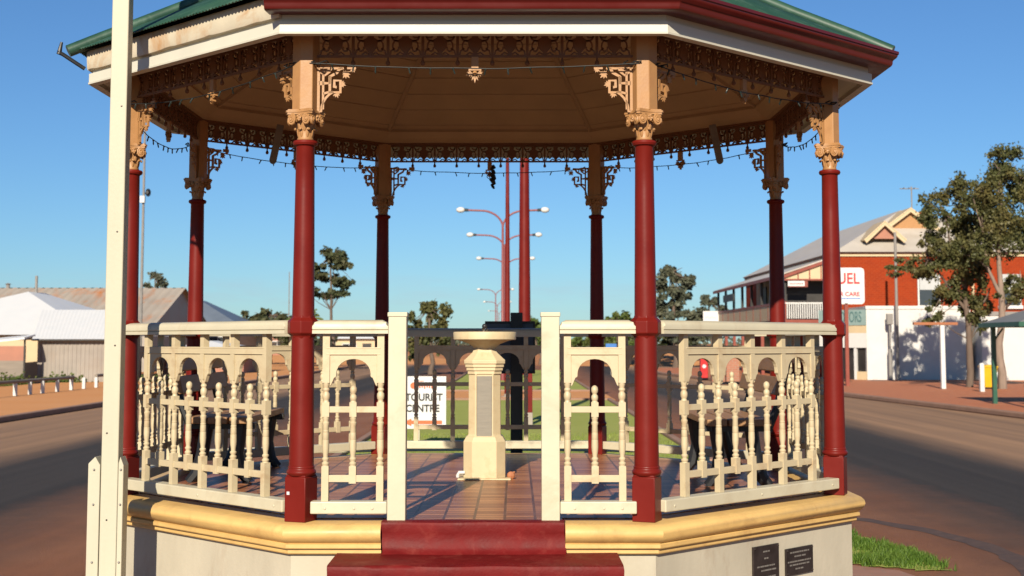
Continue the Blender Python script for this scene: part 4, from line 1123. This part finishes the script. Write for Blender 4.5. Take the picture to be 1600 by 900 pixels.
# low post-and-rail barriers along the left footpath
posts = [(-14.08, 29.95), (-14.0, 30.95), (-13.97, 31.95), (-13.97, 33.3), (-14.0, 34.75), (-13.98, 36.0), (-13.95, 37.25)]
lab7 = ['nearest the left edge of the photo', 'second from the left edge of the photo', 'third from the left edge of the photo', 'fourth from the left edge of the photo', 'carrying the end of the timber rail', 'standing alone beyond the end of the rail', 'closest to the flagpole']
P0 = None
for (x, y), l in zip(posts, lab7):
    if P0 is None:
        b = MB(); b.box(0, 0, .17, .10, .10, .34); b.lathe([(.34, .07), (.37, .05), (.38, .01)], n=4, rot=pi / 4)
        P0 = tag(b.build('bollard', M['whitepaint'], bevel=.01), 'short white timber post by the left footpath, ' + l, 'bollard', 'white posts along the left footpath'); P0.location = (x, y, .115)
    else: c = P0.copy(); COL.objects.link(c); c.location = (x, y, .115); c['label'] = 'short white timber post by the left footpath, ' + l
b = MB(); b.tube([(-14.16, 27.5, .52), (-14.06, 30.5, .52), (-13.98, 34.9, .52)], .055, 8); tag(b.build('timber_rail', M['greywood'], smooth=60), 'long grey timber rail lying along the tops of the white posts on the left', 'rail')
b = MB(); b.tube([(-13.95, 37.2, .52), (-13.9, 40.5, .52)], .055, 8); tag(b.build('timber_rail', M['greywood'], smooth=60), 'short grey timber rail beside the flagpole on the left footpath', 'rail')
f = MB(); f.leafy = True; rng = random.Random(31)
for i in range(1500):
    t = rng.choice([(-18.6, 42.3), (-17.2, 43.5), (-16.9, 43.4), (-19.8, 42.2), (-13.3, 43.2)]); p = Vector((t[0] + rng.gauss(0, .35), t[1] + rng.gauss(0, .15), abs(rng.gauss(0, .16))))
    ax = Vector((rng.uniform(-1, 1), rng.uniform(-1, 1), rng.uniform(.2, 1))).normalized() * .12; s = ax.orthogonal() * .35
    f.add([p, p + ax * .5 + s, p + ax, p + ax * .5 - s], [(0, 1, 2, 3)])
tag(f.build('weeds', M['freshleaf']), 'low green weeds along the foot of the grey wall and fence', kind='stuff')
LP = thing('light_pole', 'thin grey pole with a floodlight far behind the rusty shed', 'light pole', (-18.6, 60, 0))
b = MB(); b.lathe([(0, .09), (13, .05)], n=8); b.build('pole', M['galv'], LP)
b = MB(); b.box(-.02, -.1, 8.85, .24, .2, .34); b.build('cabinet', M['whitepaint'], LP)
b = MB(); b.lathe([(-.12, .06), (0, .13), (.06, .14)], n=12); b.v = [(x + .24, z - .1, y * 1.5 + 9.2) for x, y, z in b.v]; b.tube([(0, 0, 9.1), (.2, 0, 9.2)], .03, 6); b.build('floodlight', M['black'], LP)
AN = thing('antenna_mast', 'very thin aerial mast on the skyline left of the front-left column', 'aerial mast', (-14.4, 80, 0))
b = MB(); b.tube([(0, 0, 0), (0, 0, 6.2)], .045, 6, .03); b.build('mast', M['galv'], AN)

# ================================================================== RIGHT SIDE BUILDINGS
HO = thing('hotel', 'two-storey red brick hotel with grey iron roof and dark timber verandah', 'hotel', (0, 0, 0))
b = MB(); b.span(14.2, 25, 50, 74, .1, 5.35); b.build('wall', M['brickwall'], HO)
b = MB(); b.span(14.14, 25.05, 49.93, 74.05, 5.35, 5.46); b.build('trim_band', M['creamwall'], HO)
b = MB(); b.span(14.10, 25.1, 49.88, 74.1, 5.46, 5.53); b.build('gutter', M['trimred'], HO)
b = MB(); hip_roof(b, 14.0, 25.2, 49.75, 74.2, 5.53, 7.78, ((18.2, 54.4), (18.2, 71))); rf = b.build('roof', M['roofgrey'], HO)
def gablet(x, y, z, w, h, d):
    q = MB(); 
    q.add([(x - w, y, z), (x + w, y, z), (x, y, z + h), (x - w, y + d, z), (x + w, y + d, z), (x, y + d, z + h)], [(0, 1, 2), (1, 4, 5, 2), (0, 2, 5, 3), (3, 5, 4)])
    g = q.build('gablet', M['creamwall'], HO)
    q = MB()
    for s in (-1, 1):
        q.prism([(x + s * (w + .18), z - .08), (x, z + h + .10), (x, z + h - .05), (x + s * (w + .10), z - .20)], y - .28, y - .2)
        q.prism([(x + s * (w + .22), z - .06), (x, z + h + .16), (x, z + h + .10), (x + s * (w + .18), z - .10)], y - .3, y + d)
    q.build('bargeboard', M['creamwall'], g)
    q = MB(); q.prism([(x - w, z), (x + w, z), (x, z + h)], y - .02, y - .005); q.build('gable_face', M['pinkwall'] if w < .8 else M['peach'], g)
gablet(18.0, 52.3, 6.30, 1.75, 1.22, 3.4)
gablet(16.35, 50.5, 6.15, .72, .62, 1.6)
q = MB(); q.span(19.0, 19.75, 55.2, 55.9, 6.2, 7.75); q.span(18.93, 19.82, 55.13, 55.97, 7.62, 7.72); ch = q.build('chimney', M['brickwall'], HO)
q = MB(); q.tube([(18.9, 55, 6.9), (18.9, 55, 8.95)], .03, 6); q.tube([(18.35, 55, 8.85), (19.25, 55, 8.85)], .025, 6)
for x in (18.5, 18.75, 19.0): q.tube([(x, 54.7, 8.87), (x, 55.3, 8.87)], .018, 5)
q.build('antenna', M['galv'], HO)
# side windows
for (x, z, w, h) in ((18.1, 3.9, .85, 1.35), (21.6, 3.9, .85, 1.35)):
    q = MB(); q.span(x - w / 2, x + w / 2, 49.94, 50.05, z - h / 2, z + h / 2); o = q.build('window', M['glass'], HO)
    q = MB(); q.span(x - w / 2 + .03, x + w / 2 - .03, 49.915, 49.938, z, z + h / 2); q.build('blind', M['asbestos'], o)
    q = MB(); q.span(x - w / 2 - .1, x + w / 2 + .1, 49.86, 49.99, z - h / 2 - .14, z - h / 2); q.span(x - w / 2 - .06, x - w / 2, 49.9, 49.99, z - h / 2, z + h / 2); q.span(x + w / 2, x + w / 2 + .06, 49.9, 49.99, z - h / 2, z + h / 2); q.build('sill', M['whitepaint'], o)
q = MB(); q.span(19.95, 20.05, 49.9, 49.99, 2.6, 5.4); q.build('downpipe', M['creamwall'], HO)
# verandah
V0, V1, VX = 50.0, 70.0, 11.9
b = MB(); b.add([(VX - .2, V0 - .15, 4.58), (14.2, V0 - .15, 5.42), (14.2, V1 + .2, 5.42), (VX - .2, V1 + .2, 4.58), (VX - .2, V0 - .15, 4.53), (14.2, V0 - .15, 5.37), (14.2, V1 + .2, 5.37), (VX - .2, V1 + .2, 4.53)], [(0, 1, 2, 3), (7, 6, 5, 4), (0, 4, 5, 1), (1, 5, 6, 2), (2, 6, 7, 3), (3, 7, 4, 0)]); b.build('verandah_roof', M['roofgrey'], HO)
b = MB(); b.span(VX - .24, VX - .16, V0 - .18, V1 + .22, 4.42, 4.56); b.prism([(VX - .2, 4.50), (14.1, 5.34), (14.1, 5.20), (VX - .2, 4.36)], V0 - .2, V0 - .12); b.span(VX - .1, 14.1, V0 - .16, V0 - .1, 4.30, 4.37); b.build('verandah_fascia', M['trimred'], HO)
b = MB(); b.prism([(VX, 4.372), (14.1, 4.372), (14.1, 5.21), (VX, 4.44)], V0 - .10, V0 - .06); vp = b.build('end_panel', M['creamwall'], HO)
q = MB()
for x in (12.45, 12.95, 13.45, 13.95): q.span(x - .025, x + .025, V0 - .13, V0 - .10, 4.37, 4.44 + (x - VX) * .34)
q.build('batten', M['trimred'], vp)
b = MB(); b.span(VX, 14.2, V0, V1, 2.45, 2.60); b.span(VX - .06, 14.2, V0 - .06, V0, 2.44, 2.62); b.build('balcony_floor', M['trimred'], HO)
b = MB(); x = VX + .08
while x < 14.1: b.span(x - .022, x + .022, V0 - .02, V0 + .02, 2.66, 3.30); x += .095
b.span(VX, 14.2, V0 - .03, V0 + .03, 3.30, 3.36); b.build('balustrade', M['whitepaint'], HO)
b = MB(); b.span(VX - .02, VX + .02, V0, V1, 2.62, 3.30); bl = b.build('balcony_panel', M['creamwall'], HO)
q = MB(); q.span(VX - .05, VX + .05, V0, V1, 3.30, 3.40)
for i in range(11): y = V0 + i * 2.0; q.span(VX - .035, VX + .03, y - .05, y + .05, 2.62, 3.30)
q.build('batten', M['trimred'], bl)
for i in range(8):
    y = V0 + .1 + i * 2.8
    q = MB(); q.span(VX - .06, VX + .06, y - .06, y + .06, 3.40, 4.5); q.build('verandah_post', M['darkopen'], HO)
    q = MB(); q.span(VX - .07, VX + .07, y - .07, y + .07, .115, 2.45); q.build('verandah_post', M['trimred'], HO)
b = MB(); b.span(14.14, 14.2, V0 + .2, V1, 2.62, 5.0); b.build('upper_wall', M['creamwall'], HO)
for i in range(5):
    y = V0 + 2 + i * 3.8
    q = MB(); q.span(14.08, 14.15, y - .55, y + .55, 2.7, 4.7); q.build('door', M['darkopen'], HO)
    q = MB(); q.span(14.10, 14.22, y - 1.2, y + 1.2, .6, 2.1); q.build('shop_window', M['glass'], HO)
b = MB(); b.span(VX + .12, VX + 2.1, V0 + .9, V0 + .95, 3.38, 4.3); b.build('screen', M['darkopen'], HO)
b = MB(); b.span(VX + .1, VX + .95, V0 - .16, V0 - .13, 4.02, 4.28); hs = b.build('hanging_sign', M['signwhite'], HO); hs['label'] = 'small white and red sign hung under the verandah end'
q = MB(); q.span(VX + .82, VX + .955, V0 - .166, V0 - .161, 4.02, 4.28); q.span(VX + .1, VX + .82, V0 - .166, V0 - .161, 4.02, 4.06)
for i in range(9): q.box(VX + .2 + i * .065, V0 - .163, 4.16, .04, .004, .06)
q.build('lettering', M['trimred'], hs)
b = MB(); b.span(VX - .2, VX - .14, 63, 66.6, 3.82, 4.2); b.build('dark_sign', M['darkopen'], HO)
b = MB(); b.span(11.0, 11.88, 69.6, 69.66, 2.75, 3.42); ws = b.build('sign_board', M['signwhite'], HO)
q = MB()
for i in range(7): q.box(11.15 + i * .09, 69.595, 3.05 + .04 * sin(i * 2), .05, .004, .05)
q.build('lettering', M['signteal'], ws)

GA = thing('garage', 'low white garage with a grey-green MOTORS sign, below the brick hotel', 'garage', (0, 0, 0))
b = MB(); b.slab([(14.6, 46.9), (18.9, 47.0), (18.9, 49.9), (14.6, 49.9)], .10, 3.12); b.build('wall', M['white'], GA)
b = MB(); b.slab([(14.57, 46.86), (18.95, 46.96), (18.95, 47.1), (14.57, 47.0)], 3.0, 3.13); b.build('parapet', M['whitepaint'], GA)
dirv = Vector((13.05 - 14.58, 48.6 - 46.92)).normalized(); L = 2.3
fr = Matrix.Translation((14.585, 46.905, 0)) @ Matrix.Rotation(atan2(dirv.y, dirv.x) + pi, 4, 'Z')     # local -x runs along the splay, -y faces out
def loc_box(name, m, x0, x1, y0, y1, z0, z1, par):
    q = MB(); q.span(x0, x1, y0, y1, z0, z1); q.v = [tuple(fr @ Vector(v)) for v in q.v]; return q.build(name, m, par)
loc_box('front_wall', M['whitepaint'], -L, 0, .0, .25, 1.42, 2.02, GA)
loc_box('front_band', M['creamwall'], -L, 0, .0, .25, 2.02, 2.34, GA)
sg = loc_box('sign_panel', M['signteal'], -L, 0, -.03, .25, 2.34, 2.98, GA)
loc_box('roller_opening', M['darkopen'], -L, -.02, .15, .25, .1, 1.42, GA)
loc_box('door_post', M['whitepaint'], -.62, -.5, .02, .12, .1, 1.42, GA); loc_box('dado', M['creamwall'], -.5, -.02, .03, .13, .1, .45, GA)
ra = atan2(dirv.y, dirv.x) + pi
pt = fr @ Vector((-.84, -.036, 2.66)); text('lettering', 'MOTORS', .62, M['signtext'], sg, pt, rz=ra, bold=.002, xs=.52)
b = MB(); b.slab([(19.1, 46.3), (27, 46.6), (27, 50), (19.1, 50)], .1, 2.85); AX = tag(b.build('store_building', M['white']), 'plain white flat-topped annexe at the right edge, behind the shelter', 'building')
q = MB(); q.slab([(19.05, 46.26), (27, 46.56), (27, 46.7), (19.05, 46.42)], 2.72, 2.88); q.build('parapet', M['galv'], AX)
q = MB(); q.box(21.9, 46.37, 1.05, 1.5, .03, .5, rz=.04); q.build('yellow_panel', M['yellowplastic'], AX)

FS = thing('fuel_sign', 'white rounded fuel sign with red lettering on a brown post beside the right side column', 'sign', (11.93, 39.1, .115))
b = MB(); b.span(-.06, .06, -.06, .06, 0, 2.9); b.build('post', M['trimred'], FS)
pts = []
for cx, cz, a in ((.52, 4.03, 0), (-.53, 4.03, 90), (-.53, 3.0, 180), (.52, 3.0, 270)):
    for i in range(5): pts.append((cx + .13 * cos(R(a + i * 22.5)), cz + .13 * sin(R(a + i * 22.5))))
b = MB(); b.prism(pts, -.06, .06); bd = b.build('board', M['signwhite'], FS)
text('lettering', 'FUEL', .54, M['signred'], bd, (-.03, -.066, 3.76), bold=.008, xs=.88)
text('lettering', 'CAR CARE', .21, M['signred'], bd, (-.02, -.066, 3.22), bold=.004, xs=1.0)
q = MB(); q.span(-.52, .50, -.066, -.061, 3.055, 3.085); q.build('underline', M['signblue'], bd)

ST = thing('shelter', 'open bus shelter with a grey hipped roof on green posts at the right edge', 'shelter', (12.2, 22.5, .115))
b = MB(); hip_roof(b, -.24, 3.6, -.2, 2.6, 2.0, 2.55, ((1.2, 1.2), (2.2, 1.2))); b.build('roof', M['shelterroof'], ST)
b = MB(); b.span(-.26, 3.62, -.22, -.17, 1.90, 2.01); b.span(-.26, 3.62, 2.57, 2.62, 1.90, 2.01); b.span(-.26, -.21, -.17, 2.57, 1.90, 2.01); b.span(3.57, 3.62, -.17, 2.57, 1.90, 2.01); b.build('fascia', M['greenpaint'], ST)
for x in (.03, 3.3):
    for y in (0, 2.4):
        q = MB(); q.span(x - .05, x + .05, y - .05, y + .05, -.1, 1.9); q.tube([(x, y, 1.55), (x + (.25 if x < 1 else -.25), y, 1.88)], .025, 6); q.build('post', M['greenpaint'], ST)
q = MB(); q.span(.6, 3.0, 1.5, 1.95, .42, .48); q.span(.7, .8, 1.55, 1.9, 0, .42); q.span(2.8, 2.9, 1.55, 1.9, 0, .42); q.build('seat', M['wood'], ST)
WB = thing('wheelie_bin', 'bright yellow bin behind the green shelter post', 'bin', (15.85, 36.05, .115))
b = MB(); b.add([(-.17, -.2, .05), (.17, -.2, .05), (.17, .2, .05), (-.17, .2, .05), (-.23, -.27, .70), (.23, -.27, .70), (.23, .27, .70), (-.23, .27, .70)], [(3, 2, 1, 0), (4, 5, 6, 7), (0, 1, 5, 4), (1, 2, 6, 5), (2, 3, 7, 6), (3, 0, 4, 7)]); b.build('body', M['yellowplastic'], WB, bevel=.02)
b = MB(); b.prism([(-.25, .70), (.25, .70), (.25, .74), (.1, .79), (-.1, .79), (-.25, .74)], -.29, .29); b.build('lid', M['yellowplastic'], WB, bevel=.01)
for s in (-1, 1):
    q = MB(); q.lathe([(-.03, .09), (.03, .09)], n=12); q.v = [(z + s * .19, y + .2, x + .09) for x, y, z in q.v]; q.build('wheel', M['black'], WB)
b = MB(); b.box(0, 0, .42, .13, .13, .84); b.lathe([(.84, .09), (.88, .06), (.89, .01)], n=4, rot=pi / 4)
o = tag(b.build('bollard', M['whitepaint'], bevel=.01), 'waist-high white timber bollard beside the yellow bin', 'bollard'); o.location = (14.72, 33.3, .115)
TP = thing('signpost', 'white post carrying a long orange-brown crossbar in front of the white garage wall', 'post', (14.35, 36, .115))
b = MB(); b.span(-.07, .07, -.07, .07, 0, 2.1); b.build('post', M['whitepaint'], TP, bevel=.01)
b = MB(); b.span(-.95, .5, -.09, .06, 2.1, 2.19); b.build('crossbar', M['rustwood'], TP)
UP = thing('utility_pole', 'tall thin grey pole in front of the brick hotel wall', 'pole', (15.72, 46.4, .115))
b = MB(); b.lathe([(0, .07), (6.0, .055)], n=10); b.build('pole', M['galv'], UP, smooth=50)
MB_ = thing('meter_box', 'small grey box on a thin post against the white garage wall', 'box', (15.42, 46.4, .115))
b = MB(); b.lathe([(0, .09), (1.25, .08), (1.26, .04), (2.3, .04)], n=8); b.build('post', M['galv'], MB_)
b = MB(); b.span(-.12, .12, -.1, .1, 2.25, 2.68); b.build('cabinet', M['galv'], MB_, bevel=.01)
for i, (x, y, l) in enumerate(((8.15, 44.5, 'left'), (8.72, 44.6, 'right'))):
    pz = thing('brick_pillar', f'short capped brick pillar by the kerb below the hotel, {l} of the pair', 'pillar', (x, y, .115), group='pair of brick pillars at the kerb')
    q = MB(); q.span(-.25, .25, -.22, .22, 0, .95); q.build('shaft', M['brickpillar'], pz)
    q = MB(); q.span(-.29, .29, -.26, .26, .95, 1.0); q.add([(-.29, -.26, 1.0), (.29, -.26, 1.0), (.29, .26, 1.0), (-.29, .26, 1.0), (0, 0, 1.08)], [(0, 1, 4), (1, 2, 4), (2, 3, 4), (3, 0, 4)]); q.build('cap', M['concrete'], pz)
RB = thing('litter_bin', 'small red cabinet with a round white mark on the kerb beyond the right railing', 'bin', (8.35, 50, .115))
b = MB(); b.span(-.16, .16, -.15, .15, 0, .82); b.span(-.18, .18, -.17, .17, .82, .88); b.build('body', M['redplastic'], RB, bevel=.02)
q = MB(); q.lathe([(0, .08), (.006, .08)], n=16); q.v = [(x, -.151 - z, y + .5) for x, y, z in q.v]; q.build('badge', M['signwhite'], RB)
BS2 = thing('road_sign', 'small blue road sign far down the street beside the back-right column', 'sign', (5.06, 60, 0))
b = MB(); b.lathe([(0, .03), (1.55, .03)], n=8); b.build('post', M['galv'], BS2)
b = MB(); b.span(-.27, .27, -.04, -.02, 1.36, 1.57); b.build('board', M['signblue'], BS2)
